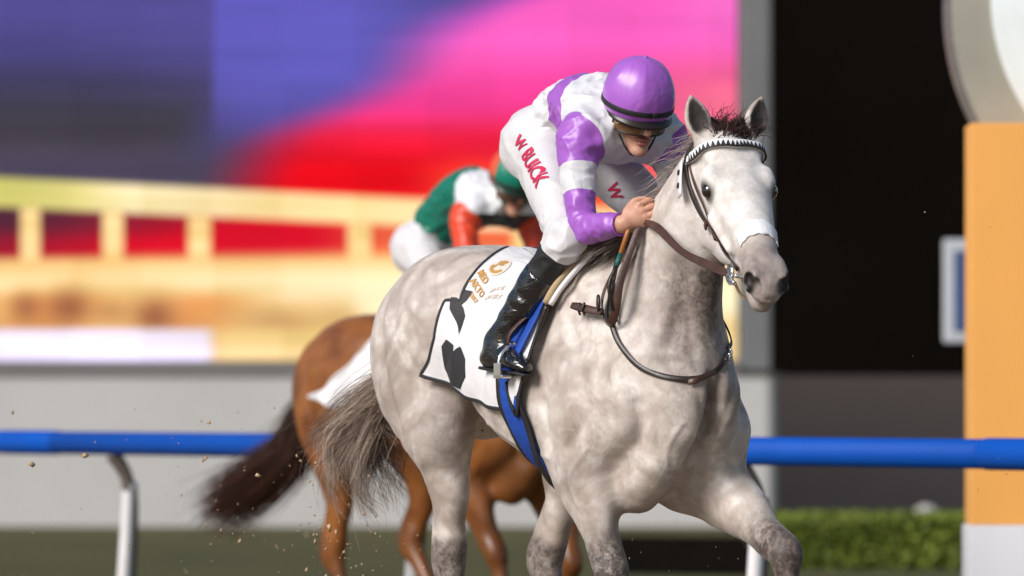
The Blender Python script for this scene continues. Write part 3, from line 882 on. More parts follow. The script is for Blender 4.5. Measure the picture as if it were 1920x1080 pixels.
# the big outdoor screen on its plinth
SX0, SX1, SZ0, SZ1, SY = -9.8, 2.20, 1.585, 8.33, 54.0
def smooth(x, a, b):
    t = np.clip((x - a) / (b - a), 0, 1); return t * t * (3 - 2 * t)
def picture(u, v):
    """what the screen shows (sRGB 0..255), u to the right and v downwards over its lower right part"""
    C = lambda *c: np.array(c, float)[None, :]
    m = lambda A, B, f: A * (1 - f[:, None]) + B * f[:, None]
    n1 = np.sin(u * .009 + 1.3 * np.sin(v * .013)) * .5 + .5
    n2 = np.sin(u * .023 + v * .017 + 2) * .5 + .5
    col = m(C(86, 78, 150), C(68, 64, 112), smooth(v, 20, 170) * smooth(u, 700, 100))
    col = m(col, C(66, 62, 70), smooth(v, 90, 260) * smooth(u + .5 * v, 560, 430))
    col = m(col, C(104, 98, 205), .75 * smooth(u, 396, 404) * smooth(v, 300, 120) * smooth(u, 900, 640))
    col = m(col, C(78, 70, 92), smooth(v, 215, 330) * smooth(u, 640, 380))
    # the pink and red mass entering from the upper right
    e = u - (880 - 1.42 * v) + 35 * np.sin(v * .03)
    f = smooth(e, -70, 150)
    hot = m(C(255, 98, 196), C(252, 62, 150), smooth(v, 60, 210))
    hot = m(hot, C(246, 30, 66), smooth(v, 190, 270)); hot = m(hot, C(238, 4, 22), smooth(v, 240, 330) * smooth(u, 1050, 700))
    hot = m(hot, C(255, 84, 40), smooth(v, 270, 350) * smooth(u, 740, 900))
    hot = m(hot, C(255, 128, 150), smooth(u, 1080, 1340) * smooth(v, 60, 200) * .8)
    hot = m(hot, C(255, 120, 210), smooth(u, 1200, 1390) * smooth(v, 140, 0) * .7)
    hot = m(hot, C(190, 80, 205), smooth(e, 190, 30) * smooth(v, 130, 30) * .6)
    col = m(col, hot, f)
    # the pale bridge: beam, posts, deck
    top = 333 + .050 * u; bot = 388 + .048 * u
    below = smooth(v, bot - 4, bot + 4)
    gap = m(C(84, 40, 58), C(222, 12, 40), np.clip(smooth(u, -40, 620) * 1.1 + smooth(v, 410, 470) * .6, 0, 1))
    gap = m(gap, C(252, 110, 70), smooth(u, 560, 760))
    col = m(col, gap, below * smooth(u, 1500, 1300))
    beam = m(C(222, 214, 118), C(255, 222, 138), smooth(u, 60, 420)); beam = m(beam, C(255, 236, 178), n1 * .6)
    col = m(col, beam, smooth(v, top - 4, top + 4) * (1 - below))
    for a_, b_ in ((38, 76), (192, 232), (352, 396), (651, 697), (960, 1006), (1250, 1298)):
        col = m(col, C(255, 218, 132), smooth(u, a_ - 3, a_ + 4) * smooth(u, b_ + 3, b_ - 4) * below)
    dk = smooth(v, 462 + .03 * (500 - u), 492)
    deck = m(C(255, 204, 120), C(255, 240, 172), smooth(v, 470, 545) * (.4 + .6 * smooth(u, 100, 800)))
    deck = m(deck, C(240, 164, 96), smooth(v, 535, 566) * smooth(u, 760, 380) * (.5 + .5 * n2)); deck = m(deck, C(250, 196, 118), smooth(v, 560, 640) * smooth(u, 300, 700) * .7)
    for cu, cv, ru, rv, s_ in ((48, 575, 30, 28, .7), (128, 575, 40, 34, .8), (290, 592, 38, 34, .8), (210, 585, 30, 22, .3), (520, 600, 60, 24, .25), (640, 590, 40, 20, .2)):
        col_f = np.exp(-(((u - cu) / ru) ** 2 + ((v - cv) / rv) ** 2)) * s_
        deck = m(deck, C(150, 88, 62), col_f)
    deck = m(deck, C(252, 240, 250), smooth(v, 612, 622) * smooth(u, 420, 380)); deck = m(deck, C(255, 222, 140), smooth(v, 612, 626) * smooth(u, 385, 430) * .8)
    col = m(col, deck, dk)
    # module tone steps, streaks of the moving picture and hot highlights
    tile = ((np.floor(u / 133.0) * 7 + np.floor(v / 150.0) * 3) % 5) / 5.0
    streak = vnoise(np.stack([u * .004, v * .05, u * 0], 1), 3)
    col = col * (.93 + .05 * tile + .09 * streak)[:, None]
    hot_ = smooth(col[:, 0], 235, 258) * smooth(col[:, 1], 180, 235)
    return col * (1 + .06 * hot_)[:, None] + np.array([0, 0, 26.0])[None] * hot_[:, None]

screen = empty('video_screen', (SX0, SY, 0), 0, 'huge lit video screen showing blue, pink and red behind a pale yellow bridge', 'screen')
nx, nz = 620, 330
gx = np.linspace(SX0 + .0, SX1 - .02, nx); gz = np.linspace(SZ0 + .02, SZ1 - .02, nz)
XX, ZZ = np.meshgrid(gx, gz, indexing='ij')
vs = np.stack([XX.ravel() - SX0, np.full(nx * nz, -.02), ZZ.ravel()], 1)
ii = np.arange(nx * nz).reshape(nx, nz)
fs = np.stack([ii[:-1, :-1].ravel(), ii[1:, :-1].ravel(), ii[1:, 1:].ravel(), ii[:-1, 1:].ravel()], 1)
disp = mesh_obj('display', vs, fs, M['display'], screen, smooth=False)
sc_ = FPX / SY
pc = picture(960 + XX.ravel() * sc_, 764 - (ZZ.ravel() - CAM_H) * sc_) / 255.0
pl = np.where(pc > .04045, ((np.clip(pc, 0, 1.3) + .055) / 1.055) ** 2.4, pc / 12.92)
at = disp.data.color_attributes.new('picture', 'FLOAT_COLOR', 'POINT')
at.data.foreach_set('color', np.hstack([pl, np.ones((len(pl), 1))]).astype(np.float32).ravel())
box('cabinet', (0, .0, SZ0), (SX1 - SX0, .8, SZ1), M['frame_grey'], screen)
box('lower_frame', (0, -.10, SZ0 - .11), (SX1 - SX0, .5, SZ0), M['frame_grey'], screen)
box('side_pillar', (SX1 - SX0 + .002, -.06, 1.50), (SX1 - SX0 + .31, .8, SZ1 + .1), M['pillar'], screen, bevel=.04)
box('top_frame', (0, -.10, SZ1 + .002), (SX1 - SX0, .5, SZ1 + .1), M['frame_grey'], screen)

plinth = empty('plinth_wall', (SX0, SY - .2, 0), 0, 'long pale grey rendered wall carrying the video screen', 'wall')
px1 = 2.56 - SX0
bm = bmesh.new()
prof = [(0, 0), (px1 - .12, 0)] + [(px1 - .12 + .12 * math.sin(a), .12 - .12 * math.cos(a)) for a in np.linspace(.2, math.pi / 2, 6)] + [(px1, .9), (0, .9)]
lo_ = [bm.verts.new((x, y, .0)) for x, y in prof]; hi_ = [bm.verts.new((x, y, 1.462)) for x, y in prof]
bm.faces.new(hi_)
for i in range(len(prof)):
    j = (i + 1) % len(prof); bm.faces.new((lo_[i], lo_[j], hi_[j], hi_[i]))
bm_obj('wall_face', bm, M['plinth'], plinth)
box('plinth_cap', (0, -.03, 1.464), (px1 + .02, .9, 1.474), M['frame_grey'], plinth)

# dark background on the right
hd = empty('dark_hoarding', (2.62, 60, 0), 0, 'low dark brown hoarding behind the hedge on the right', 'hoarding')
for i in range(4):
    box('panel', (i * 2.5 + .012, 0, 0), (i * 2.5 + 2.488, .12, 1.49), M['hoarding'], hd, bevel=.01)
    tube('hoarding_post', [(i * 2.5, .06, 0), (i * 2.5, .06, 1.5)], .05, M['hoarding'], hd)
dw = empty('black_backdrop', (-30, 72, 0), 0, 'tall black backdrop wall put in for the night dark at the upper right', 'backdrop')  # near-black wall added to hide the sky; night darkness put into its colour
for i in range(9):
    box('backdrop_panel', (i * 8 + .03, 0, 0), (i * 8 + 7.97, .3, 16), M['dark_wall'], dw, bevel=.05)

# winning post: wide orange panel on a white base, a round board on top
wp = empty('winning_post', (2.13, 26.0, 0), 0, 'tall orange winning post with white base and pale round board on top', 'winning post')
box('orange_panel', (.012, 0, .602), (2.10, .34, 2.478), M['orange'], wp, bevel=.008)
box('white_base', (0, -.012, 0), (2.112, .352, .60), M['white_panel'], wp, bevel=.008)
cx_, cz_ = 3.245 - 2.13, 3.04
v, f = disc_geo((cx_, cz_), 1.195, .36, .50); mesh_obj('disc_edge', v, f, M['disc_rim'], wp, smooth=False)
v, f = disc_geo((cx_, cz_), 1.165, .345, .359); mesh_obj('disc_face', v, f, M['disc_beige'], wp, smooth=False)
v, f = disc_geo((cx_ + .02, cz_ + .06), 1.00, .33, .344); mesh_obj('disc_centre', v, f, M['disc_pale'], wp, smooth=False)

sg = empty('blue_sign', (3.10, 40, 0), 0, 'small blue notice board with pale frame beside the orange winning post', 'sign')
box('sign_frame', (0, 0, 1.615), (.62, .05, 2.36), M['sign_white'], sg, bevel=.02)
box('sign_panel', (.075, -.012, 1.70), (.545, -.001, 2.275), M['sign_blue'], sg, bevel=.002)
tube('sign_pole', [(.31, .03, 0), (.31, .03, 1.62)], .035, M['white_metal'], sg)

st = empty('dome_marker', (3.72, 50, 0), 0, 'small pale rounded marker behind the clipped hedge', 'marker')
v = []; f = []
for i in range(9):
    a_ = math.pi / 2 * i / 8
    for j in range(20):
        b_ = 2 * math.pi * j / 20
        v.append((.17 * math.cos(a_) * math.cos(b_), .17 * math.cos(a_) * math.sin(b_), .02 + .26 * math.sin(a_)))
f = [(i * 20 + j, i * 20 + (j + 1) % 20, (i + 1) * 20 + (j + 1) % 20, (i + 1) * 20 + j) for i in range(8) for j in range(20)]
mesh_obj('dome', v, f, M['stone'], st)
tube('marker_base', [(0, 0, 0), (0, 0, .03)], .2, M['stone'], st, n=20)

hg = empty('clipped_hedge', (1.84, 39.5, 0), 0, 'low clipped green hedge at the lower right in front of the hoarding', 'hedge')
box('hedge_core', (.06, .06, 0), (6.0, 1.5, .34), M['stem'], hg, bevel=.05)
nl = 12000
P = np.stack([rng.uniform(0, 6.05, nl), rng.uniform(0, 1.55, nl), rng.uniform(0, .38, nl)], 1)
side = rng.random(nl); P[side < .45, 1] = rng.uniform(-.02, .06, (side < .45).sum()); P[side > .6, 2] = rng.uniform(.33, .39, (side > .6).sum())
D1 = rng.normal(size=(nl, 3)); D1 /= np.linalg.norm(D1, axis=1)[:, None]
D2 = np.cross(D1, rng.normal(size=(nl, 3))); D2 /= np.linalg.norm(D2, axis=1)[:, None]
s_ = rng.uniform(.02, .038, (nl, 1))
lv = np.stack([P - D1 * s_, P + D2 * s_ * .5, P + D1 * s_, P - D2 * s_ * .5], 1).reshape(-1, 3)
lf = np.arange(nl * 4).reshape(nl, 4)
tag(mesh_obj('leaves', lv, lf, M['leaf'], hg, smooth=False), kind='stuff')

# ------------------------------------------------------------------ building a horse
def shell(X, F_, h):
    """vertex normals of a quad mesh"""
    n = np.zeros_like(X)
    a, b, c, d = (X[F_[:, i]] for i in range(4))
    fn = np.cross(c - a, d - b)
    for i in range(4):
        for x in range(3): n[:, x] += np.bincount(F_[:, i], weights=fn[:, x], minlength=len(X))
    return n / (np.linalg.norm(n, axis=1)[:, None] + 1e-12)

def dist_seg(X, a, b):
    a = np.asarray(a, float); b = np.asarray(b, float)
    t = np.clip((X - a) @ (b - a) / ((b - a) @ (b - a)), 0, 1)
    return np.linalg.norm(X - (a + t[:, None] * (b - a)), axis=1), t

def blob(X, c, r):
    return np.exp(-(np.linalg.norm((X - np.asarray(c)) / np.asarray(r), axis=1)) ** 2)

def horse_masks(X, pose):
    O, ef, el, eu = head_frame(pose)
    HL, HW, HD = 1.05, 1.2, 1.15
    q = X - O
    t, l, u = q @ ef / HL, q @ el / HW, q @ eu / HD
    inhead = smooth(t, -.05, .03) * smooth(u, -.34, -.26) * smooth(np.abs(l), .16, .12) * smooth(t, .75, .68)
    mz = inhead * smooth(t + .25 * (u + .06), .42, .52)
    face = inhead * smooth(t, .48, .38) * smooth(t, -.02, .05)
    blk = np.zeros(len(X))
    for s in (1, -1):
        for c, r in (((.614, .044 * s, -.067), (.024, .017, .024)), ((.592, .051 * s, -.061), (.022, .014, .019))):
            e = np.sqrt(((t - c[0]) / r[0]) ** 2 + ((l - c[1]) / r[1]) ** 2 + ((u - c[2]) / r[2]) ** 2)
            blk = np.maximum(blk, smooth(e, 1.5, 1.05))
        e = np.sqrt(((t - .184) / .036) ** 2 + ((l - .086 * s) / .026) ** 2 + ((u + .055) / .026) ** 2)
        blk = np.maximum(blk, .85 * smooth(e, 1.5, .7))
        # inside of the ears
        b = O + ef * 0 + el * (.064 * s * HW) - eu * (.02 * HD)
        d = nrm(V(*pose['ear']) * V(1, s, 1)); op_ = nrm(V(*pose['ear_open'][0 if s > 0 else 1])); sd = nrm(np.cross(d, op_)); op2 = np.cross(sd, d)
        w = X - b
        a_, o_, s_ = w @ d, w @ op2, w @ sd
        rim = np.interp(a_, [.02, .05, .085, .115, .142], [.014, .028, .031, .021, .008])
        ins = smooth(a_, .025, .045) * smooth(a_, .150, .136) * smooth(np.abs(s_), rim + .004, rim - .003) * smooth(o_, -.024, -.010)
        blk = np.maximum(blk, ins * .95)
    dark = np.zeros(len(X))
    for key in ('fore_left', 'fore_right'):
        e_, k_, f_, h_, _ = pose[key]
        d, tt = dist_seg(X, lerp(e_, k_, .45), k_); dark = np.maximum(dark, smooth(d, .11, .07) * smooth(tt, .0, .9))
        d, tt = dist_seg(X, k_, f_); dark = np.maximum(dark, smooth(d, .10, .07))
        d, tt = dist_seg(X, f_, h_); dark = np.maximum(dark, smooth(d, .12, .09))
    for key in ('hind_left', 'hind_right'):
        e_, k_, f_, h_, _ = pose[key]
        d, tt = dist_seg(X, lerp(e_, k_, .7), k_); dark = np.maximum(dark, .8 * smooth(d, .11, .07) * smooth(tt, .2, 1))
        d, tt = dist_seg(X, k_, f_); dark = np.maximum(dark, .8 * smooth(d, .10, .07))
        d, tt = dist_seg(X, f_, h_); dark = np.maximum(dark, smooth(d, .12, .09))
    for key in ('fore_left', 'fore_right', 'hind_left', 'hind_right'):      # horn of the hooves
        f_, h_ = np.array(pose[key][2]), np.array(pose[key][3])
        ax = nrm(h_ - f_); L = np.linalg.norm(h_ - f_)
        a_ = (X - f_) @ ax; dd = np.linalg.norm(X - f_ - a_[:, None] * ax, axis=1)
        blk = np.maximum(blk, .85 * smooth(a_, L * .80, L * .86) * smooth(dd, .14, .11) * smooth(a_, L + .14, L + .10))
    return t, l, u, inhead, mz, face, blk, dark

SIDE_LINES = [  # grooves (-) and veins (+) in side view: x,z points, depth, width
    ([(.30, 1.58), (.44, 1.42), (.58, 1.22)], -.009, .026), ([(.24, 1.40), (.28, 1.20), (.34, 1.04)], -.009, .026), ([(.36, 1.46), (.47, 1.27), (.52, 1.13), (.44, 1.03)], -.011, .024),
    ([(-.19, 1.50), (-.24, 1.36), (-.26, 1.20)], -.014, .05), ([(-.72, 1.50), (-.66, 1.30), (-.57, 1.10), (-.53, .95)], -.012, .026), ([(-.36, 1.42), (-.41, 1.24), (-.44, 1.08)], -.008, .026),
    ([(-.50, 1.62), (-.58, 1.46), (-.62, 1.34)], -.006, .03), ([(.80, 1.68), (.775, 1.52), (.73, 1.34)], -.012, .022), ([(.44, 1.66), (.60, 1.66), (.78, 1.80)], -.006, .03),
    ([(.32, .99), (.12, 1.02), (-.08, 1.10)], .0045, .009), ([(-.08, 1.10), (-.16, 1.16)], .0035, .008), ([(.12, 1.02), (.06, 1.10), (.08, 1.16)], .0035, .008), ([(.50, 1.02), (.42, .93), (.44, .84)], .004, .009),
    ([(-.44, 1.02), (-.47, .90), (-.49, .78)], .004, .009)] + [([(.13 - .085 * i, 1.38), (.09 - .085 * i, 1.22), (.12 - .085 * i, 1.10)], -.0038, .02) for i in range(5)]
FRONT_LINES = [([(.19, 1.16), (.14, 1.03), (.06, .91)], -.013, .022), ([(.12, 1.29), (.06, 1.18), (.025, 1.08)], -.010, .022),
               ([(.10, 1.10), (.12, 1.02), (.10, .95)], .004, .009), ([(.05, 1.50), (.06, 1.38), (.05, 1.27)], -.007, .02)]
def sculpt(X, N, pose):
    d = np.zeros(len(X))
    def near(A, pts):
        out = np.full(len(A), 9.0); pts = catmull(np.array(pts, float), 5) if len(pts) > 2 else np.array(pts, float)
        for a, b in zip(pts[:-1], pts[1:]):
            t = np.clip((A - a) @ (b - a) / ((b - a) @ (b - a)), 0, 1); out = np.minimum(out, np.linalg.norm(A - (a + t[:, None] * (b - a)), axis=1))
        return out
    sw = smooth(np.abs(N[:, 1]), .25, .6) * smooth(np.abs(X[:, 1]), .05, .10)
    for pts, dep, w in SIDE_LINES: d += dep * np.exp(-(near(X[:, [0, 2]], pts) / w) ** 2) * sw
    fw = smooth(N[:, 0], .1, .45) * smooth(X[:, 0], .48, .58)
    Y = np.stack([np.abs(X[:, 1]), X[:, 2]], 1)
    for pts, dep, w in FRONT_LINES: d += dep * np.exp(-(near(Y, pts) / w) ** 2) * fw
    # strap-like muscle relief on shoulder, thigh and legs
    q = X @ np.array([[.9, 0, -.44], [0, 1, 0], [.44, 0, .9]])
    d += .009 * (vnoise(q * np.array([11, 9, 4.5]) + 7, 5) - .5) * smooth(X[:, 2], 1.5, 1.2) + .004 * (vnoise(X * 19 + 3, 9) - .5)
    return d

def build_horse(name, pose, P0, rz, mat, label, h, grey):
    root = empty(name, tuple(P0), rz, label, 'horse')
    F = horse_field(pose)
    Vv, Fc = F.mesh(h, relax=1)
    O, ef, el, eu = head_frame(pose)
    keep = np.clip((np.linalg.norm(Vv - (O + ef * .3 - eu * .05), axis=1) - .38) / .1, 0, 1)
    Vv = relax_mesh(Vv, Fc, 8, keep)
    Vv = Vv + shell(Vv, Fc, h) * (sculpt(Vv, shell(Vv, Fc, h), pose) * keep)[:, None]
    t, l, u, inhead, mz, face, blk, dark = horse_masks(Vv, pose)
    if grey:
        # dark steel coat: throat side (head's shade painted in too), stifle fold, points
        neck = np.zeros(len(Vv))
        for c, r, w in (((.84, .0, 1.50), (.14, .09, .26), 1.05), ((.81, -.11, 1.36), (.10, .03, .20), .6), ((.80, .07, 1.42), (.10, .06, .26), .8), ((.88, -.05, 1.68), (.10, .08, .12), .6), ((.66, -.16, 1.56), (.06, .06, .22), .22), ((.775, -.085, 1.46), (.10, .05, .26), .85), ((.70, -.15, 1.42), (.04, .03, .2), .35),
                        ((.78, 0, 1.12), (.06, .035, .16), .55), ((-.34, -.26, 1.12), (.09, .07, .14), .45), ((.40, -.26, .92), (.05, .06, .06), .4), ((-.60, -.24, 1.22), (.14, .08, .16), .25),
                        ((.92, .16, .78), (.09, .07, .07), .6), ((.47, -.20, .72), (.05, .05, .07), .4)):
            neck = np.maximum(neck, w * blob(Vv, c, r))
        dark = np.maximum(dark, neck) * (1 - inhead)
    else:
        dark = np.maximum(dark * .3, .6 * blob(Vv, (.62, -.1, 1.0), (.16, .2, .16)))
        face = face * 0
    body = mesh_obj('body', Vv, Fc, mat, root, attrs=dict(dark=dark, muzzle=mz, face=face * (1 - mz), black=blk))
    HL, HW, HD = 1.05, 1.2, 1.15
    H = lambda t, l, u: O + ef * (t * HL) + el * (l * HW) + eu * (u * HD)
    for s in (1, -1):
        c = H(.181, .0785 * s, -.0545)
        v = []; fc = []
        for i in range(13):
            a = math.pi * i / 12
            for j in range(20):
                b = 2 * math.pi * j / 20
                v.append(c + .0265 * (ef * math.cos(a) + el * math.sin(a) * math.cos(b) + eu * math.sin(a) * math.sin(b)))
        fc = [(i * 20 + j, i * 20 + (j + 1) % 20, (i + 1) * 20 + (j + 1) % 20, (i + 1) * 20 + j) for i in range(12) for j in range(20)]
        mesh_obj('eye', v, fc, M['eye'], root)
    bvh = BVHTree.FromPolygons([tuple(q) for q in Vv], [tuple(q) for q in Fc])
    return root, bvh, H, (O, ef, el, eu)

def strands(name, roots, path, mat, parent, r0=.0016, seg=9, jitter=.02, wave=.01, tones=None, seed=1):
    """hair: path(i, s) gives the centre line of strand i at s in 0..1, three-sided tapering tubes"""
    g = np.random.default_rng(seed)
    vs = []; fs = []; tone = []
    for i in range(roots):
        ph = g.uniform(0, 6.28, 3); am = g.uniform(.3, 1.0) * wave; fr = g.uniform(4, 9)
        off = g.normal(size=3) * jitter
        P = []
        for k in range(seg + 1):
            s = k / seg
            p = np.asarray(path(i, s, g), float) + off * s + am * s * np.sin(fr * s + ph)
            P.append(p)
        P = np.array(P); n0 = len(vs)
        rr = r0 * g.uniform(.6, 1.3)
        tn = g.random() if tones is None else tones(i, g)
        T = np.gradient(P, axis=0); T /= np.linalg.norm(T, axis=1)[:, None] + 1e-9
        S = np.cross(T, V(.3, .5, .8)); S /= np.linalg.norm(S, axis=1)[:, None] + 1e-9
        U = np.cross(T, S)
        for k in range(seg + 1):
            r = rr * (1 - .75 * k / seg)
            for a in (0, 2.094, 4.189):
                vs.append(P[k] + (S[k] * math.cos(a) + U[k] * math.sin(a)) * r); tone.append(tn)
        for k in range(seg):
            for a in range(3):
                b = (a + 1) % 3
                fs.append((n0 + k * 3 + a, n0 + k * 3 + b, n0 + k * 3 + 3 + b, n0 + k * 3 + 3 + a))
    return mesh_obj(name, np.array(vs), np.array(fs), mat, parent, attrs=dict(tone=np.array(tone)))

BAY_POSE = dict(GREY_POSE,
    poll=(1.02, .0, 1.80), head_yaw=0, head_pitch=42,
    neck=[(.50, 0, 1.22, .13, .22, .24), (.54, 0, 1.34, .14, .23, .25), (.62, 0, 1.45, .135, .21, .22), (.72, 0, 1.55, .115, .18, .18), (.84, 0, 1.65, .095, .15, .15), (.95, 0, 1.73, .082, .115, .13), (1.0, 0, 1.77, .07, .08, .09)],
    fore_left=((.50, .165, .90), (.66, .16, .55), (.58, .16, .28), (.63, .16, .18), .165),
    fore_right=((.30, -.18, .95), (.50, -.16, .60), (.60, -.15, .30), (.68, -.15, .21), -.165),
    hind_left=((-.30, .17, 1.00), (-.42, .14, .62), (-.20, .13, .32), (-.11, .12, .23), .18),
    hind_right=((-.52, -.18, 1.02), (-.64, -.15, .58), (-.52, -.15, .26), (-.44, -.15, .17), -.18),
    croup=.025)
BAY_A = R(42)
BAY_P0 = V(-.29, 25.6, -.11)
BAY_RP0 = V(-.24, 25.6, 0)
BAY_ROT = math.atan2(-math.cos(BAY_A), math.sin(BAY_A))

grey, g_bvh, gH, gFr = build_horse('grey_horse', GREY_POSE, GREY_P0, HROT, M['grey_coat'], 'dappled grey racehorse galloping in front, wearing a white number cloth', .0065, True)
bay, b_bvh, bH, bFr = build_horse('bay_horse', BAY_POSE, BAY_P0, BAY_ROT, M['bay_coat'], 'chestnut brown racehorse galloping behind the grey, mostly hidden by it', .011, False)

# ---- hair of the grey
def crest_pt(f):
    C = catmull([(.30, 0, 1.665), (.40, 0, 1.70), (.50, 0, 1.755), (.62, -.005, 1.83), (.74, -.015, 1.905), (.86, -.03, 1.985), (.92, -.025, 2.015)], 6)
    k = f * (len(C) - 1); i = min(int(k), len(C) - 2); return lerp(C[i], C[i + 1], k - i)
def snap(p, bvh, off=.0):
    loc, n, _, _ = bvh.find_nearest(Vector(p))
    return np.array(loc) + np.array(n) * off, np.array(n)
mroots = []
for i in range(620):
    f = rng.uniform(.40, 1.0); p, n = snap(crest_pt(f) + V(0, rng.normal() * .012, 0), g_bvh, -.004); mroots.append((p, f, rng.uniform(.025, .06) * (1 if rng.random() < .8 else 1.9), rng.normal(size=3)))
def mane_path(i, s, g):
    p, f, L, z = mroots[i]
    d = nrm(V(-.85, -.25 + .35 * z[1], .55 + .3 * z[2]))
    return p + d * L * s + V(-.02, -.05 + .02 * z[0], -.10) * L / .1 * s * s
strands('mane', 620, mane_path, M['hair_grey'], grey, .0013, 8, .014, .014, seed=3, tones=lambda i, g: np.clip(.45 + g.normal() * .25, 0, 1))
wroots = []
for i in range(700):
    p, n = snap(V(rng.uniform(.40, .53), rng.uniform(-.15, -.07), 1.69), g_bvh, -.004); wroots.append((p, rng.uniform(.07, .15), rng.normal(size=3)))
def tuft_path(i, s, g):
    p, L, z = wroots[i]
    return p + V(-.70 + .3 * z[0], -.50 + .25 * z[1], .18 + .3 * z[2]) * L * s + V(-.1, -.10, -.45) * L * s * s
strands('withers_tuft', 700, tuft_path, M['hair_grey'], grey, .0017, 8, .012, .012, seed=4, tones=lambda i, g: np.clip(.30 + g.normal() * .2, 0, 1))
froots = []
O_, ef_, el_, eu_ = gFr
for i in range(520):
    p, n = snap(gH(rng.uniform(-.04, .03), rng.uniform(-.055, .055), 0), g_bvh, -.003); froots.append((p, rng.uniform(.05, .10), rng.normal(size=3)))
def fore_path(i, s, g):
    p, L, z = froots[i]
    return p + (V(-.25 + .3 * z[0], .45 + .45 * z[1], .75 + .25 * z[2]) * L * s + V(-.15, .25, -.35) * L * s * s)
strands('forelock', 520, fore_path, M['hair_dark'], grey, .0016, 8, .010, .012, seed=5, tones=lambda i, g: np.clip(.35 + g.normal() * .3, 0, 1))
TAIL = catmull([(-.85, -.01, 1.38), (-.90, -.05, 1.29), (-.93, -.11, 1.20), (-.955, -.16, 1.10), (-.965, -.19, 1.00), (-.945, -.20, .91), (-.90, -.19, .82)], 6)
def along(C, s):
    k = s * (len(C) - 1); i = min(int(k), len(C) - 2); return C[i] * (1 - k + i) + C[i + 1] * (k - i)
NCL = 56                                                # the hair hangs in loose curling locks
cz = rng.normal(size=(NCL, 4)); cl_e = rng.uniform(.55, 1.05, NCL); cl_f = rng.uniform(4, 9, NCL); cl_t = np.clip(.30 + rng.normal(size=NCL) * .22, 0, 1)
tz = rng.normal(size=(2400, 4))
def tail_path(i, s, g):
    c_ = i % NCL; z = cz[c_]; w = tz[i]
    c = along(TAIL, min(1.0, s * cl_e[c_] * (.85 + .15 * abs(math.sin(i * 12.9898)))))
    sp = .012 + .098 * s * s * (1.35 - .35 * s)
    curl = .048 * s * np.array([math.sin(cl_f[c_] * s + z[3]), math.cos(cl_f[c_] * s + z[3] * 1.7), .6 * math.sin(cl_f[c_] * s + 2 + z[0])])
    own = (.004 + .010 * s) * w[:3] * (1 if abs(w[3]) < 1.5 else 3.4)
    return c + V(z[0] * sp * .8, z[1] * sp * .8, z[2] * sp * .55) + curl + own
strands('tail', 1900, tail_path, M['hair_tail'], grey, .0016, 15, .008, .012, seed=6, tones=lambda i, g: float(np.clip(cl_t[i % NCL] + g.normal() * .12 + .3 * (g.random() > .9), 0, 1)))
# tail of the bay: lies on the buttock, then streams out behind
BTAIL = catmull([(-.82, 0, 1.38), (-.93, -.02, 1.30), (-.99, -.06, 1.18), (-1.02, -.08, 1.06), (-1.12, -.10, .98), (-1.26, -.12, .90), (-1.42, -.13, .82), (-1.52, -.14, .76)], 6)
bz = rng.normal(size=(1700, 3))
def btail_path(i, s, g):
    e = .6 + .4 * abs(math.sin(i * 7.77))
    z = bz[i]
    return along(BTAIL, s * e) + np.array([z[0], z[1], z[2]]) * (.016 + .05 * s)
strands('tail', 1700, btail_path, M['hair_bay'], bay, .0032, 11, .015, .012, seed=8)

# ------------------------------------------------------------------ tack on the grey
def place(o, P0=GREY_P0, rz=HROT):
    o.location = tuple(P0); o.rotation_euler = (0, 0, rz); return o
def thing(name, label, cat, P0=GREY_P0, rz=HROT, group=None):
    return empty(name, tuple(P0), rz, label, cat, group)

def trunk(bvh, x, phi, off=0.0, zc=1.25):
    """point on the barrel: x along the back, phi degrees round it from the spine (positive = right flank)"""
    a = R(phi); d = Vector((0, -math.sin(a), math.cos(a)))
    o = Vector((x, 0, zc)) + d * .8
    r = bvh.ray_cast(o, -d)
    if r[0] is None: p = Vector((x, 0, zc)) + d * .3
    else: p = r[0]
    return np.array(p) + np.array(d) * off, np.array(d)

def strap(name, pts, w, th, mat, parent, bvh=None, off=.004, normals=None, sub=6, drape=True):
    P = []; N = []
    for i, p in enumerate(pts):
        if bvh is not None:
            q, n = snap(p, bvh, off)
            P.append(q if drape else np.asarray(p, float)); N.append(n)
        else:
            P.append(p); N.append(normals[i] if normals is not None else (0, -1, .3))
    v, f = ribbon_geo(P, w, th, N, sub)
    return mesh_obj(name, v, f, mat, parent)

REAR = [(-.30, 0), (-.27, 12), (-.257, 20), (-.238, 32.5), (-.232, 47), (-.285, 49.5), (-.295, 56), (-.315, 68), (-.355, 80), (-.40, 89)]
FRONT = [(.335, 0), (.33, 12), (.322, 21), (.30, 30), (.273, 38), (.245, 50), (.235, 60), (.225, 72), (.215, 88), (.185, 110)]
def cloth_uv(a, v, rear=REAR, front=FRONT):
    n = len(rear) - 1
    k = v * n; i = min(int(k), n - 1); t = k - i
    r = lerp(rear[i], rear[i + 1], t); f = lerp(front[i], front[i + 1], t)
    e = a
    x = r[0] * (1 - e) + f[0] * e
    ph = r[1] * (1 - e) + f[1] * e + 4 * math.sin(math.pi * e) * v ** 4
    return x, ph
def flutter(x, ph):
    return .006 * math.sin(x * 21 + ph * .06) * min(1, ph / 70) + .012 * max(0, (ph - 60) / 40) * max(0, (-x) / .4) + .004 * math.sin(x * 43 + ph * .13)
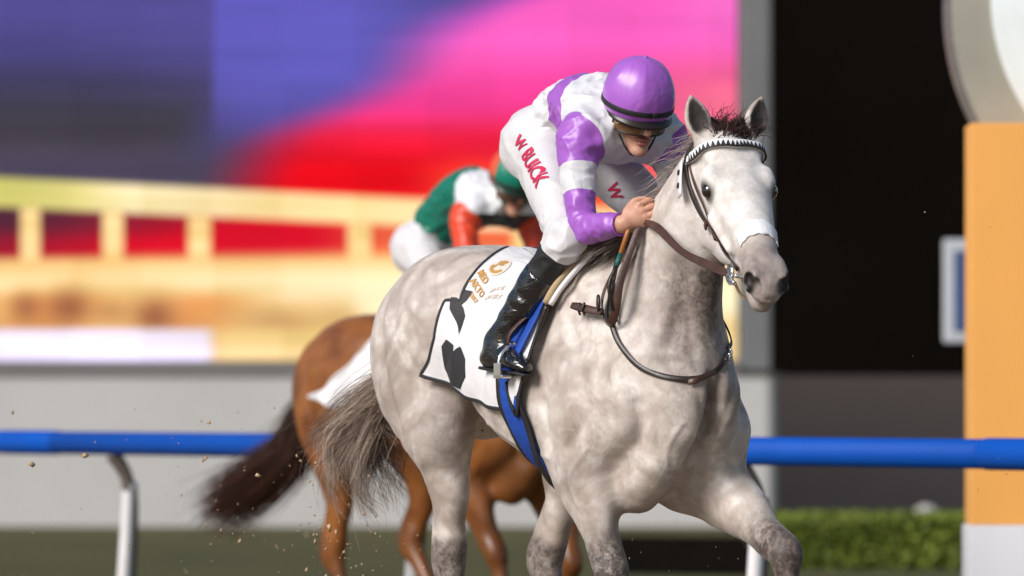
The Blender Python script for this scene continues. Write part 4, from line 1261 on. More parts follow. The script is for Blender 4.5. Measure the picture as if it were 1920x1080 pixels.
class Barrel:
    """the barrel as a taut cloth sees it: radius over (x, phi), bridged over hollows and smoothed"""
    def __init__(self, bvh, s):
        self.xs = np.arange(-.62, .56, .02); self.ps = np.arange(0, 125, 4.0); self.s = s
        g = np.array([[np.linalg.norm(trunk(bvh, x, s * p)[0] - V(x, 0, 1.25)) for p in self.ps] for x in self.xs])
        pad = lambda a: np.pad(a, 2, mode='edge')
        b = pad(g); m = np.max([b[i:i + g.shape[0], j:j + g.shape[1]] for i in range(5) for j in range(5)], axis=0)
        g = g * .35 + m * .65
        for _ in range(3):
            b = np.pad(g, 1, mode='edge'); g = sum(b[i:i + g.shape[0], j:j + g.shape[1]] for i in range(3) for j in range(3)) / 9
        self.g = g
    def __call__(self, x, ph, off):
        i = np.clip((x - self.xs[0]) / .02, 0, len(self.xs) - 1.001); j = np.clip(ph / 4.0, 0, len(self.ps) - 1.001)
        a, b = int(i), int(j); u, v = i - a, j - b; g = self.g
        r = (g[a, b] * (1 - u) + g[a + 1, b] * u) * (1 - v) + (g[a, b + 1] * (1 - u) + g[a + 1, b + 1] * u) * v
        d = V(0, -math.sin(R(self.s * ph)), math.cos(R(ph)))
        return V(x, 0, 1.25) + d * (r + off)

def cloth(root, bvh, mat, mat_edge, rear=REAR, front=FRONT, extra=None, na=52, nv=70):
    fl = extra or (lambda x, ph: 0.0)
    bar = {1: Barrel(bvh, 1), -1: Barrel(bvh, -1)}
    pos = lambda x, ph, s, off: bar[s](x, ph, off + flutter(x, ph) + fl(x, ph))
    for s in (1, -1):
        vs = []; fs = []
        for layer in (.012, .007):
            for i in range(nv + 1):
                for j in range(na + 1):
                    x, ph = cloth_uv(j / na, i / nv, rear, front); vs.append(pos(x, max(ph, .5), s, layer))
        m = (nv + 1) * (na + 1)
        for i in range(nv):
            for j in range(na):
                a = i * (na + 1) + j; q = (a, a + 1, a + na + 2, a + na + 1)
                fs.append(q if s < 0 else q[::-1]); q2 = tuple(m + z for z in q); fs.append(q2[::-1] if s < 0 else q2)
        mesh_obj('cloth_side', vs, fs, mat, root)
        # bound edge: rear and bottom
        E = [cloth_uv(.0, v, rear, front) for v in np.linspace(.06, 1, 60)] + [cloth_uv(a, 1.0, rear, front) for a in np.linspace(.03, 1, 40)]
        P = [pos(x, ph, s, .0125) for x, ph in E]
        N = [trunk(bvh, x, s * ph)[1] for x, ph in E]
        v, f = ribbon_geo(P, .012, .004, N, 1); mesh_obj('bound_edge', v, f, mat_edge, root)
    return pos

sc = thing('saddle_cloth', 'white number cloth with black edge under the rider of the grey horse', 'saddle cloth')
cpos = cloth(sc, g_bvh, M['white_cloth'], M['print_black'])

def patch(name, poly, pos, s, off, mat, parent, cuts=3):
    """a flat print laid on the cloth, outline given as (x, phi)"""
    bm = bmesh.new()
    vs = [bm.verts.new((x, ph / 100, 0)) for x, ph in poly]
    f = bm.faces.new(vs)
    bmesh.ops.triangulate(bm, faces=[f])
    bmesh.ops.subdivide_edges(bm, edges=list(bm.edges), cuts=cuts, use_grid_fill=True)
    for v in bm.verts: v.co = Vector(pos(v.co.x, v.co.y * 100, s, off))
    return bm_obj(name, bm, mat, parent)
patch('number', [(-.285, 72), (-.262, 68), (-.222, 71), (-.215, 76), (-.232, 86), (-.205, 87), (-.196, 77), (-.15, 73), (-.115, 80), (-.108, 90), (-.17, 97.5), (-.262, 95), (-.292, 85)], cpos, 1, .0165, M['print_black'], sc)
patch('number', [(-.262, 47.5), (-.24, 46.5), (-.212, 50), (-.196, 54), (-.190, 66), (-.225, 58), (-.255, 53)], cpos, 1, .0165, M['print_black'], sc)
patch('number', [(-.225, 41.5), (-.200, 40.5), (-.210, 46), (-.224, 49.5), (-.230, 47)], cpos, 1, .0165, M['print_black'], sc)
# emblem: ring, and two hooked strokes
def ringpoly(cx, cy, r0, r1, a0, a1, n=26):
    A = np.linspace(R(a0), R(a1), n)
    k = 100 / .0057 / 100 * .01                       # metres to degrees of phi on the barrel
    sy = 185
    return [(cx + r1 * math.cos(a), cy + r1 * math.sin(a) * sy) for a in A] + [(cx + r0 * math.cos(a), cy + r0 * math.sin(a) * sy) for a in A[::-1]]
em = (-.178, 22.5)
patch('emblem', ringpoly(*em, .033, .0355, 0, 359), cpos, 1, .0150, M['print_faint'], sc, 1)
patch('emblem', ringpoly(*em, .018, .0285, 20, 175), cpos, 1, .0158, M['print_gold'], sc, 1)
patch('emblem', ringpoly(*em, .002, .0285, 215, 300), cpos, 1, .0158, M['print_gold'], sc, 1)
patch('emblem', [(em[0] - .016, em[1] - 2.2), (em[0] + .010, em[1] - 2.2), (em[0] + .010, em[1] - .8), (em[0] - .010, em[1] - .8), (em[0] - .010, em[1] + 2.4), (em[0] - .016, em[1] + 2.4)], cpos, 1, .0162, M['print_gold'], sc, 1)

def text_mesh(s, size=1.0, offset=0.0, bold=True):
    cu = bpy.data.curves.new('t', 'FONT'); cu.body = s; cu.size = size; cu.offset = offset; cu.resolution_u = 3
    ob = bpy.data.objects.new('t', cu); COL.objects.link(ob)
    dg = bpy.context.evaluated_depsgraph_get(); dg.update()
    me = bpy.data.meshes.new_from_object(ob.evaluated_get(dg))
    bpy.data.objects.remove(ob); bpy.data.curves.remove(cu)
    bm = bmesh.new(); bm.from_mesh(me); bpy.data.meshes.remove(me)
    bmesh.ops.triangulate(bm, faces=list(bm.faces))
    long = [e for e in bm.edges if e.calc_length() > size * .25]
    if long: bmesh.ops.subdivide_edges(bm, edges=long, cuts=2)
    return bm
def cloth_text(s, x0, ph0, dx, dph, size, mat):
    """lettering from (x0, phi0) running along (dx metres, dphi degrees)"""
    bm = text_mesh(s, size, .0012)
    L = math.hypot(dx, dph / 185); ux, uy = dx / L, dph / 185 / L
    for v in bm.verts:
        a, b = v.co.x, v.co.y
        x = x0 + a * ux + b * uy; ph = ph0 + (a * uy - b * ux) * 185
        v.co = Vector(cpos(x, ph, 1, .0160))
    bm_obj('lettering', bm, mat, sc)
cloth_text('MED', -.226, 31.0, .10, 8.0, .027, M['print_gold']); cloth_text('BIN RAS', -.136, 38.5, .10, -1.0, .022, M['print_faint'])
cloth_text('AKTO', -.228, 36.8, .10, 8.0, .027, M['print_gold']); cloth_text('UM CITY', -.126, 44.5, .10, -1.0, .022, M['print_faint'])
cloth_text('TRICT', -.212, 42.6, .10, 8.0, .016, M['print_gold'])

# saddle: seat, pads, girth, stirrups
sd = thing('saddle', 'tiny racing saddle with blue girth and cream front roll on the grey horse', 'saddle')
SBAR = {1: Barrel(g_bvh, 1), -1: Barrel(g_bvh, -1)}
def strunk(x, ph, off=0.0):
    s_ = 1 if ph >= 0 else -1
    return (SBAR[s_](x, abs(ph), off) if abs(ph) < 118 else trunk(g_bvh, x, ph, off)[0]), trunk(g_bvh, x, ph)[1]
def ring(bvh, xs, phis, w, th, off, name, mat, parent, s=1):
    P = [(strunk(x, s * p, off)[0] if bvh is g_bvh else trunk(bvh, x, s * p, off)[0]) for x, p in zip(xs, phis)]; N = [trunk(bvh, x, s * p)[1] for x, p in zip(xs, phis)]
    v, f = ribbon_geo(P, w, th, N, 4); return mesh_obj(name, v, f, mat, parent)
gp = np.array([20, 40, 60, 75, 90, 105, 120, 135, 150, 165, 180]); gxs = np.interp(gp, [20, 50, 75, 90, 108, 125, 150, 180], [.225, .175, .155, .152, .155, .178, .195, .20])
for s in (1, -1):
    g = ring(g_bvh, gxs, gp, .098, .008, .019, 'girth', M['blue_web'], sd, s)
    gq = gp >= 90
    ring(g_bvh, gxs[gq] - .052, gp[gq], .022, .009, .0195, 'girth_edge', M['black'], sd, s)
    ring(g_bvh, gxs[gq] + .052, gp[gq], .022, .009, .0195, 'girth_edge', M['black'], sd, s)
    # front of the cloth folded over the girth, with its own dark edge
    vs = []; fs = []
    edge = []
    for i in range(20):
        v_ = i / 19; ph = 48 + 62 * v_
        x1 = float(np.interp(ph, [48, 68, 88, 110], [.285, .262, .245, .205])); x0 = float(np.interp(ph, [48, 80, 92, 110], [.225, .205, .175, .188]))
        if ph > 92: x0 = float(np.interp(ph, [92, 110], [.158, .186]))
        for j in range(7):
            x = x0 + (x1 - x0) * j / 6
            vs.append(strunk(x, s * ph, .024 + .004 * math.sin(ph * .2 + x * 40))[0])
        edge.append((x1, ph))
    for i in range(19):
        for j in range(6):
            a = i * 7 + j; q = (a, a + 1, a + 8, a + 7); fs.append(q if s < 0 else q[::-1])
    mesh_obj('front_flap', vs, fs, M['white_cloth'], sd)
    P = [strunk(x, s * p, .028)[0] for x, p in edge[4:]] + [strunk(x, s * p, .028)[0] for x, p in ((.195, 111), (.17, 103), (.156, 93))]
    N = [strunk(x, s * p)[1] for x, p in edge[4:]] + [strunk(.2, s * 105)[1]] * 3
    v, f = ribbon_geo(P, .012, .006, N, 2); mesh_obj('flap_edge', v, f, M['black'], sd)
    # saddle flap, blue and dark, under the rider's leg
    P = [strunk(x, s * p, .03)[0] for x, p in ((.30, 8), (.285, 25), (.255, 40), (.215, 55), (.185, 72), (.16, 86))]
    N = [strunk(.2, s * p)[1] for p in (8, 25, 40, 55, 72, 86)]
    v, f = ribbon_geo(P, [.06, .09, .105, .10, .085, .06], .008, N, 5); mesh_obj('saddle_flap', v, f, M['blue_web'], sd)
    P = [strunk(x, s * p, .036)[0] for x, p in ((.335, 4), (.322, 16), (.298, 28), (.27, 40))]
    N = [strunk(.3, s * p)[1] for p in (4, 16, 28, 40)]
    v, f = ribbon_geo(P, .032, .012, N, 5); mesh_obj('pommel_edge', v, f, M['black'], sd)
    tube('front_roll', [strunk(x, s * p, .030)[0] for x, p in ((.372, 6), (.366, 18), (.348, 30), (.315, 41), (.287, 50))], .0125, M['tan_leather'], sd, n=10, sub=4)
    tube('front_roll', [strunk(x, s * p, .024)[0] for x, p in ((.405, 8), (.398, 19), (.376, 31), (.340, 42), (.308, 50))], .009, M['white_cloth'], sd, n=10, sub=4)
    tube('roll_end', [strunk(x, s * p, .024)[0] for x, p in ((.290, 50.5), (.275, 58), (.262, 66))], [.010, .009, .005], M['dark_leather'], sd, n=10, sub=4)
    # stirrup and leather
    A = np.array(RIDER['an_r' if s > 0 else 'an_l']); T = np.array(RIDER['toe_r' if s > 0 else 'toe_l'])
    foot = lerp(A + V(0, 0, -.05), T, .62); out = V(0, -s, 0)
    v, f = ribbon_geo([trunk(g_bvh, .225, s * 52, .045)[0], foot + V(.015, -.015 * s, .10), foot + V(.0, -.02 * s, .055)], .016, .004, [out, out, out], 4); mesh_obj('stirrup_leather', v, f, M['leather'], sd)
    st_ = foot + V(0, 0, .06)
    for y in (-1, 1):
        tube('stirrup_iron', [st_ + V(0, 0, .005), st_ + V(0, .048 * y, -.04), st_ + V(0, .052 * y, -.096)], .0055, M['chrome'], sd, n=8, sub=4)
    box_ = box_mesh((-.026, -.058, -.006), (.026, .058, .006), .004)
    bmesh.ops.translate(box_, verts=box_.verts, vec=Vector(foot + V(0, 0, -.045))); bm_obj('stirrup_tread', box_, M['chrome'], sd)
    b2 = box_mesh((-.018, -.004, -.022), (.018, .004, .02), .003)
    bmesh.ops.translate(b2, verts=b2.verts, vec=Vector(foot + V(.002, -.059 * s, -.022))); bm_obj('stirrup_plate', b2, M['chrome'], sd)
# seat
F = Field(); F.loft([(-.02, 0, 1.635, .11, .018), (.10, 0, 1.622, .095, .02), (.22, 0, 1.655, .08, .022), (.31, 0, 1.70, .05, .02)], k=.02, sub=4)
mesh_obj('seat', *F.mesh(.007), M['black'], sd)

# bridle
br = thing('bridle', 'dark leather bridle with black and white browband on the grey horse', 'bridle')
bb = [gH(-.005, -.098, -.085), gH(.025, -.094, -.045), gH(.040, -.070, -.01), gH(.047, -.035, .0), gH(.050, 0, .0), gH(.047, .035, .0), gH(.040, .070, -.01), gH(.025, .094, -.045), gH(-.005, .098, -.085)]
bP, bN = zip(*[snap(p, g_bvh, .007) for p in bb])
v, f = ribbon_geo(bP, .030, .006, bN, 6); bband = mesh_obj('browband', v, f, M['sheep'], br)
BA = catmull(np.hstack([np.array(bP), np.array(bN)]), 10)
tri_l = np.linspace(.07, .93, 25)
for q in tri_l:
    i = q * (len(BA) - 1); c = along(BA, q); c2 = along(BA, min(1, q + .012))
    n = nrm(c[3:]); t_ = nrm(c2[:3] - c[:3]); s_ = np.cross(n, t_)
    if s_ @ ef_ < 0: s_ = -s_
    p = c[:3] + n * .0045
    w = .0078
    mesh_obj('triangle', [p + s_ * -.010, p + s_ * .012 + t_ * w, p + s_ * .012 - t_ * w, p + s_ * -.010 - n * .003, p + s_ * .012 + t_ * w - n * .003, p + s_ * .012 - t_ * w - n * .003],
             [(0, 1, 2), (5, 4, 3), (0, 3, 4, 1), (1, 4, 5, 2), (2, 5, 3, 0)], M['print_black'], bband, smooth=False)
for e_ in (-1, 1):
    v, f = ribbon_geo([np.array(p) + nrm(n) * .002 + gFr[1] * (.0155 * e_) for p, n in zip(bP, bN)], .004, .006, bN, 6); mesh_obj('browband_edge', v, f, M['dark_leather'], bband)
for s in (1, -1):
    cp = [gH(-.05, .06 * s, .0), gH(-.03, .092 * s, -.05), gH(.0, .102 * s, -.09), gH(.08, .100 * s, -.135), gH(.18, .092 * s, -.15), gH(.28, .074 * s, -.145), gH(.37, .062 * s, -.135), gH(.445, .054 * s, -.13)]
    o = strap('cheekpiece', cp, .016, .006, M['dark_leather'], br, g_bvh, .008)
    for q in (.62, .70, .74):
        kk = int(q * (len(cp) - 1)); p, n = snap(lerp(cp[kk], cp[kk + 1], q * (len(cp) - 1) - kk), g_bvh, .013)
        b2 = box_mesh((-.012, -.013, -.004), (.012, .013, .004), .003)
        mt = Matrix((tuple(ef_), tuple(np.cross(n, ef_)), tuple(n))).transposed()
        bmesh.ops.transform(b2, matrix=Matrix.Translation(Vector(p)) @ mt.to_4x4(), verts=b2.verts); bm_obj('buckle', b2, M['steel'] if q < .72 and q > .65 else M['leather'], br)
    # second, thinner strap and the throat latch hanging loose
    strap('cheek_strap', [gH(-.01, .100 * s, -.075), gH(.08, .108 * s, -.105), gH(.18, .096 * s, -.118), gH(.27, .078 * s, -.125), gH(.36, .063 * s, -.13)], .008, .004, M['leather'], br, g_bvh, .007)
    tl = [gH(-.015, .104 * s, -.085), gH(.0, .106 * s, -.16), gH(.03, .094 * s, -.235), gH(.075, .06 * s, -.305), gH(.095, .0, -.325)]
    v, f = ribbon_geo(tl, .013, .005, [el_ * s, el_ * s, el_ * s, el_ * s * .7 - eu_ * .6, -eu_], 6); mesh_obj('throat_latch', v, f, M['leather'], br)
    # bit ring and cheek bars
    c = gH(.470, .060 * s, -.128)
    A_ = np.linspace(0, 2 * math.pi, 21)
    v, f = tube_geo([c + ef_ * .030 * math.cos(a) + eu_ * .030 * math.sin(a) + el_ * .006 * s for a in A_], .0048, 8, False, True); mesh_obj('bit_ring', v, f, M['steel'], br)
    for k_ in (-1, 1):
        tube('bit_bar', [c + ef_ * -.012 + eu_ * .018 * k_ + el_ * .012 * s, c + ef_ * .022 + eu_ * .012 * k_ + el_ * .014 * s, c + ef_ * .058 + eu_ * .008 + el_ * .006 * s], .0055, M['steel'], br, n=8, sub=4)
tube('mouthpiece', [gH(.475, -.062, -.128), gH(.50, 0, -.122), gH(.475, .062, -.128)], .006, M['steel'], br, n=8, sub=4)
strap('headpiece', [gH(-.05, -.06, .0), gH(-.055, -.03, .02), gH(-.055, 0, .03), gH(-.055, .03, .02), gH(-.05, .06, .0)], .022, .006, M['dark_leather'], br, g_bvh, .008)
v, f = ribbon_geo([gH(.455, -.045, -.165), gH(.49, -.03, -.185), gH(.505, 0, -.190), gH(.49, .03, -.185), gH(.455, .045, -.165)], .010, .004, [-eu_] * 5, 5); mesh_obj('curb_strap', v, f, M['tan_leather'], br)
# small white number tag hanging by the right ear
tg = [gH(-.02, -.112, -.10), gH(.03, -.120, -.125), gH(.075, -.124, -.15)]
v, f = ribbon_geo(tg, .036, .006, [-el_] * 3, 3); tgo = mesh_obj('number_tag', v, f, M['white_panel'], br)
for q in (.3, .68):
    p = lerp(tg[0], tg[2], q) - el_ * .008
    b2 = box_mesh((-.007, -.008, -.002), (.007, .008, .002), .001)
    mt = Matrix((tuple(nrm(tg[2] - tg[0])), tuple(np.cross(-el_, nrm(tg[2] - tg[0]))), tuple(-el_))).transposed()
    bmesh.ops.transform(b2, matrix=Matrix.Translation(Vector(p)) @ mt.to_4x4(), verts=b2.verts); bm_obj('tag_mark', b2, M['print_black'], tgo)
# reins: right rein twisted to the hand, loop and loose end below it; left rein behind the neck
hr = np.array(RIDER['wr_r']) + nrm(V(*RIDER['hd_r'][0])) * .085
bitr = gH(.462, -.066, -.135)
rn = [bitr, lerp(bitr, hr, .12) + V(0, -.006, -.006), lerp(bitr, hr, .45) + V(0, -.03, -.02), lerp(bitr, hr, .8) + V(.0, -.02, -.01), hr + V(.0, -.012, -.028)]
v, f = ribbon_geo(rn, [.020, .030, .022, .026, .016], .005, [V(.5, -.8, .4), V(.6, -.7, .5), V(.6, -.6, -.1), V(.5, -.8, .5), V(.4, -.8, .2)], 8); mesh_obj('rein', v, f, M['leather'], br)
bitl = gH(.462, .066, -.135); hl_ = np.array(RIDER['wr_l']) + nrm(V(*RIDER['hd_l'][0])) * .085
rn = [bitl, lerp(bitl, hl_, .3) + V(0, .05, -.02), lerp(bitl, hl_, .7) + V(0, .07, -.01), hl_ + V(.02, .01, 0)]
v, f = ribbon_geo(rn, .022, .005, [V(.3, .9, .3)] * 4, 8); mesh_obj('rein', v, f, M['leather'], br)
lp = [hr + V(-.01, -.02, -.03), V(0.615, -0.172, 1.643), V(0.625, -0.217, 1.548), V(0.615, -0.227, 1.458), V(0.585, -0.227, 1.413), V(0.550, -0.227, 1.428), V(0.525, -0.217, 1.498), V(0.540, -0.177, 1.588), V(0.570, -0.122, 1.668)]
v, f = ribbon_geo(lp, [.018, .022, .024, .026, .028, .026, .024, .022, .016], .005, [V(.6, -.8, .1), V(.7, -.7, .1), V(.8, -.6, 0), V(.7, -.6, -.3), V(.2, -.6, -.8), V(-.4, -.8, -.4), V(-.3, -.9, .1), V(-.2, -.9, .2), V(0, -1, .2)], 8); mesh_obj('rein_loop', v, f, M['leather'], br)
v, f = ribbon_geo([V(0.560, -0.242, 1.448), V(0.510, -0.257, 1.456), V(0.460, -0.267, 1.466), V(0.435, -0.272, 1.470)], [.022, .026, .026, .020], .012, [V(.4, -.8, .4)] * 4, 5); lend = mesh_obj('rein_end', v, f, M['leather'], br)
for x in (.40, .425):
    tube('keeper', [V(x + .07, -.265, 1.440), V(x + .07, -.272, 1.460), V(x + .07, -.265, 1.478)], .004, M['dark_leather'], lend, n=8, sub=3)
A_ = np.linspace(0, 2 * math.pi, 17)
v, f = tube_geo([V(0.545, -0.247, 1.473) + V(.6, -.3, .0) * .020 * math.cos(a) + V(0, 0, 1) * .026 * math.sin(a) for a in A_], .005, 8, False, True); mesh_obj('rein_ring', v, f, M['dark_leather'], lend)
tube('rein_cord', [V(0.570, -0.142, 1.648), V(0.565, -0.177, 1.568), V(0.570, -0.197, 1.488), V(0.585, -0.207, 1.418)], .006, M['dark_leather'], br, n=8, sub=5)

ns = thing('neck_strap', 'thin dark leather strap round the base of the grey horse neck', 'strap')
npts = [(.50, -.18, 1.56), (.545, -.205, 1.455), (.575, -.206, 1.39), (.614, -.20, 1.335), (.682, -.182, 1.276), (.76, -.136, 1.243), (.81, -.07, 1.238), (.80, .0, 1.258), (.79, .04, 1.285), (.775, .09, 1.325)]
strap('leather_strap', npts, .017, .006, M['dark_leather'], ns, g_bvh, .008)
strap('leather_strap', [(.755, .112, 1.335), (.70, .16, 1.36), (.62, .175, 1.42), (.52, .16, 1.52), (.45, .10, 1.66), (.44, .0, 1.73), (.45, -.10, 1.66), (.50, -.18, 1.56)], .014, .005, M['dark_leather'], ns, g_bvh, .008)
strap('strap_end', [(.79, .015, 1.262), (.81, -.055, 1.232), (.80, -.085, 1.222)], .018, .007, M['leather'], ns, g_bvh, .014)
for p0 in ((.785, .065, 1.302), (.778, .082, 1.318)):
    p, n = snap(p0, g_bvh, .015)
    tube('buckle', [p + V(0, 0, -.012), p + n * .004, p + V(0, 0, .012)], .004, M['steel'], ns, n=8, sub=3)

# white felt patch across the nose
fp = thing('nose_patch', 'white adhesive patch across the nose of the grey horse', 'patch')
vs = []; fs = []
n1, n2 = 22, 9
for i in range(n1 + 1):
    a = (i / n1 - .5) * 2
    for j in range(n2 + 1):
        b = j / n2
        ang = a * 1.0
        tt = .382 + .004 * math.cos(a * 9) * (1 if j == 0 else 0) + b * (.066 - .010 * abs(a)) + .018 * a * a + (.0025 * math.sin(a * 16) if j == n2 else 0)
        d = el_ * math.sin(ang * 1.15) + eu_ * math.cos(ang * 1.15)
        o = gH(tt, 0, -.07)
        r = g_bvh.ray_cast(Vector(o + d * .3), Vector(-d))
        vs.append((np.array(r[0]) if r[0] is not None else o + d * .06) + d * .004)
for i in range(n1):
    for j in range(n2):
        q = i * (n2 + 1) + j; fs.append((q, q + 1, q + n2 + 2, q + n2 + 1))
fpo = mesh_obj('felt', vs, fs, M['sheep'], fp)
md = fpo.modifiers.new('thick', 'SOLIDIFY'); md.thickness = .004; md.offset = 0

# ------------------------------------------------------------------ riders
def arm_zone(X, J, s):
    k = '_r' if s < 0 else '_l'
    S, E, W = (np.array(J[q + k]) for q in ('sh', 'el', 'wr'))
    d1, t1 = dist_seg(X, S, E); d2, t2 = dist_seg(X, E, W)
    f = np.where(d1 <= d2, t1, 1 + t2)
    raw = (X - S) @ (E - S) / ((E - S) @ (E - S))
    f = np.where((d1 <= d2) & (raw < 0), raw, f)
    return f, np.minimum(d1, d2), np.linalg.norm(X - S, axis=1)
def sgn(sd, w=.012):                                  # signed distance to a 0..1 mask
    return np.clip(.5 + sd / w, 0, 1)

def crease(X, N, centres, amp, freq):
    """cloth creases that radiate round joints: (centre, axis, reach)"""
    out = np.zeros(len(X))
    for c, ax, r, ph in centres:
        q = X - np.asarray(c); w = np.exp(-(np.linalg.norm(q, axis=1) / r) ** 2)
        ax = nrm(ax); side = nrm(np.cross(ax, V(.2, .9, .3)))
        out += w * np.sin((q @ ax) * freq + 2.2 * np.sin((q @ side) * freq * .35 + ph) + ph)
    return X + N * (amp * out)[:, None]

def folds(X, N, sets):
    """drag folds in cloth: ridged noise stretched along a direction: (direction, wave length, stretch, height, weight)"""
    out = np.zeros(len(X))
    for d, wl, st, amp, w, seed in sets:
        d = nrm(d); a = nrm(np.cross(d, V(.31, .87, .38))); b = np.cross(d, a)
        q = np.stack([X @ d / (wl * st), X @ a / wl, X @ b / wl], 1)
        q = q + .35 * np.stack([vnoise(q * .7 + 11, seed), vnoise(q * .7 + 31, seed + 1), vnoise(q * .7 + 57, seed + 2)], 1)
        r = 1 - np.abs(2 * vnoise(q, seed + 3) - 1)
        out += amp * (r ** 1.6 - .45) * w
    return X + N * out[:, None]

def build_rider(J, P0, rz, label, scheme, h):
    root = empty('person', tuple(P0), rz, label, 'person')
    # body: one figure under the clothes
    F = Field(); torso(F, J, -.02)
    for s in (1, -1):
        arm(F, J, s, -.012); leg(F, J, s, -.018, .5)
        F.loft([(*lerp(J['kn_r' if s < 0 else 'kn_l'], J['an_r' if s < 0 else 'an_l'], q), .034 - .01 * q, .036 - .01 * q) for q in (.3, .6, .9, 1.0)], k=.01, sub=2)
        k = '_r' if s < 0 else '_l'
        A, T = np.array(J['an' + k]), np.array(J['toe' + k])
        F.loft([(*(A + V(-.02, 0, -.04)), .018, .018), (*(lerp(A, T, .5) + V(0, 0, -.015)), .018, .016), (*(lerp(A, T, .85) + V(0, 0, -.01)), .014, .010)], k=.01, sub=2)
    head_skin(F, J)
    hands = [hand(F, J, -1), hand(F, J, 1)]
    X, Fc = F.mesh(h * .75, relax=1)
    C, ef, el, eu = rhead(J)
    q = X - C
    lip = smooth(np.sqrt(((q @ el) / .026) ** 2 + ((q @ eu + .127) / .015) ** 2 + ((q @ ef - .095) / .03) ** 2), 1.2, .7)
    mesh_obj('body', X, Fc, M['skin'], root, attrs=dict(lip=lip))
    # jacket
    F = Field(); torso(F, J, .004); arm(F, J, 1, .004, .97); arm(F, J, -1, .004, .97)
    P_, W_, U_ = (np.array(J[k]) for k in ('pelvis', 'waist', 'upper'))
    ax = nrm(W_ - P_)
    def clip(Q):                                             # hem at the waist, open ends of the sleeves
        c = -((Q - lerp(P_, W_, .45)) @ ax)
        for k in ('_r', '_l'):
            E, Wr = np.array(J['el' + k]), np.array(J['wr' + k]); cc = lerp(E, Wr, .95)
            c = np.maximum(c, np.where(np.linalg.norm(Q - cc, axis=1) < .075, (Q - cc) @ nrm(Wr - E), -1.0))
        return c.astype(np.float32)
    X, Fc = F.mesh(h, relax=2, clip=clip)
    N = shell(X, Fc, h)
    cr = []
    for k in ('_r', '_l'):
        S, E, Wr = (np.array(J[q_ + k]) for q_ in ('sh', 'el', 'wr'))
        cr += [(E, nrm(Wr - S), .07, 1.0), (lerp(S, U_, .5) + V(.03, 0, -.05), nrm(E - S), .09, .4), (lerp(S, E, .3), nrm(E - S), .07, 2.0)]
    cr += [(W_ + V(0, -.1, .0), ax, .12, .3), (W_ + V(0, .1, 0), ax, .12, 1.7)]
    X = crease(X, N, cr, .0042, 95)
    fr_, dr_, _ = arm_zone(X, J, -1); fl_, dl_, _ = arm_zone(X, J, 1)
    on = smooth(np.minimum(dr_, dl_), .085, .06)
    X = folds(X, N, [((.75, .3, .55), .055, 3.2, .015, 1 - on, 2), ((.5, -.7, .3), .040, 2.8, .009, 1 - on, 12), ((.3, .4, -.85), .040, 3.0, .0075, on, 22), ((.1, .8, .2), .026, 2.4, .0045, on, 32)])
    at = {}
    f_r, d_r, s_r = arm_zone(X, J, -1); f_l, d_l, s_l = arm_zone(X, J, 1)
    right = d_r < d_l
    f = np.where(right, f_r, f_l); dd = np.where(right, d_r, d_l); ss = np.where(right, s_r, s_l)
    onarm = dd < .078
    sl = (X - U_) @ ax
    if scheme == 'purple':
        arm_len = .30
        z = np.where(onarm & (f > -.05), np.maximum(np.maximum((.29 - f) * arm_len * .9, (f - .60) * arm_len), -1), -.2)
        cap = .098 - ss
        x = X[:, 0] + .12 * (X[:, 2] - 2.05)
        hoop = np.minimum(x - .115, .215 - x)
        hoop = np.where(onarm & (f > .1), -.2, hoop)
        at['purple'] = sgn(np.maximum(np.maximum(z, np.where(f < .3, cap, -.2)), hoop), .010)
        mj = M['jacket']
    else:
        x = X[:, 0] + .15 * (X[:, 2] - 2.05)
        band = np.minimum(x - .19, .40 - x)
        at['white'] = sgn(np.maximum(np.where(onarm & (f > .2), -.2, band), np.where(onarm & (f > .2), (f - .62) * .3, -.2)), .012)
        at['orange'] = sgn(np.where(onarm, np.minimum((.62 - f) * .3, .105 - ss + .1 * (f > .1)), -.2), .012)
        at['black'] = sgn(np.where(onarm, -.2, np.minimum(x - .25, 2.03 - X[:, 2])), .02)
        mj = M['jacket_green']
    mesh_obj('jacket', X, Fc, mj, root, attrs=at)
    # cuffs
    for k in ('_r', '_l'):
        E, Wr = np.array(J['el' + k]), np.array(J['wr' + k]); d = nrm(Wr - E); c = lerp(E, Wr, .95)
        s1 = nrm(np.cross(d, V(0, 0, 1))); s2 = np.cross(s1, d)
        v, fc = tube_geo([c + (s1 * math.cos(a) + s2 * math.sin(a)) * .0362 for a in np.linspace(0, 2 * math.pi, 25)], .0022, 6, False, True)
        mesh_obj('cuff', v, fc, M['purple'] if scheme == 'purple' else M['white_cloth'], root)
    # breeches, with black knitted band below the knee
    F = Field(); seat_of(F, J, .0); leg(F, J, 1, .003, .42); leg(F, J, -1, .003, .42)
    X, Fc = F.mesh(h, relax=2)
    N = shell(X, Fc, h)
    cr = []
    for k in ('_r', '_l'):
        Hp, K, A = (np.array(J[q_ + k]) for q_ in ('hip', 'kn', 'an'))
        cr += [(K + V(-.02, 0, .02), nrm(A - Hp), .075, .6), (Hp + V(.05, 0, .02), nrm(K - Hp), .10, 1.2), (lerp(Hp, K, .8), nrm(K - Hp + V(0, 0, .3)), .07, 2.4)]
    X = crease(X, N, cr, .0045, 85)
    kk = np.zeros(len(X))
    for k in ('_r', '_l'): kk = np.maximum(kk, np.exp(-(np.linalg.norm(X - np.array(J['kn' + k]), axis=1) / .13) ** 2)); kk = np.maximum(kk, .6 * np.exp(-(np.linalg.norm(X - np.array(J['hip' + k]) - V(.06, 0, .05), axis=1) / .10) ** 2))
    X = folds(X, N, [((.2, .8, .3), .034, 3.0, .0120, kk, 41), ((.6, .2, -.6), .05, 3.4, .0075, 1 - .5 * kk, 51)])
    sock = np.zeros(len(X)) - .2
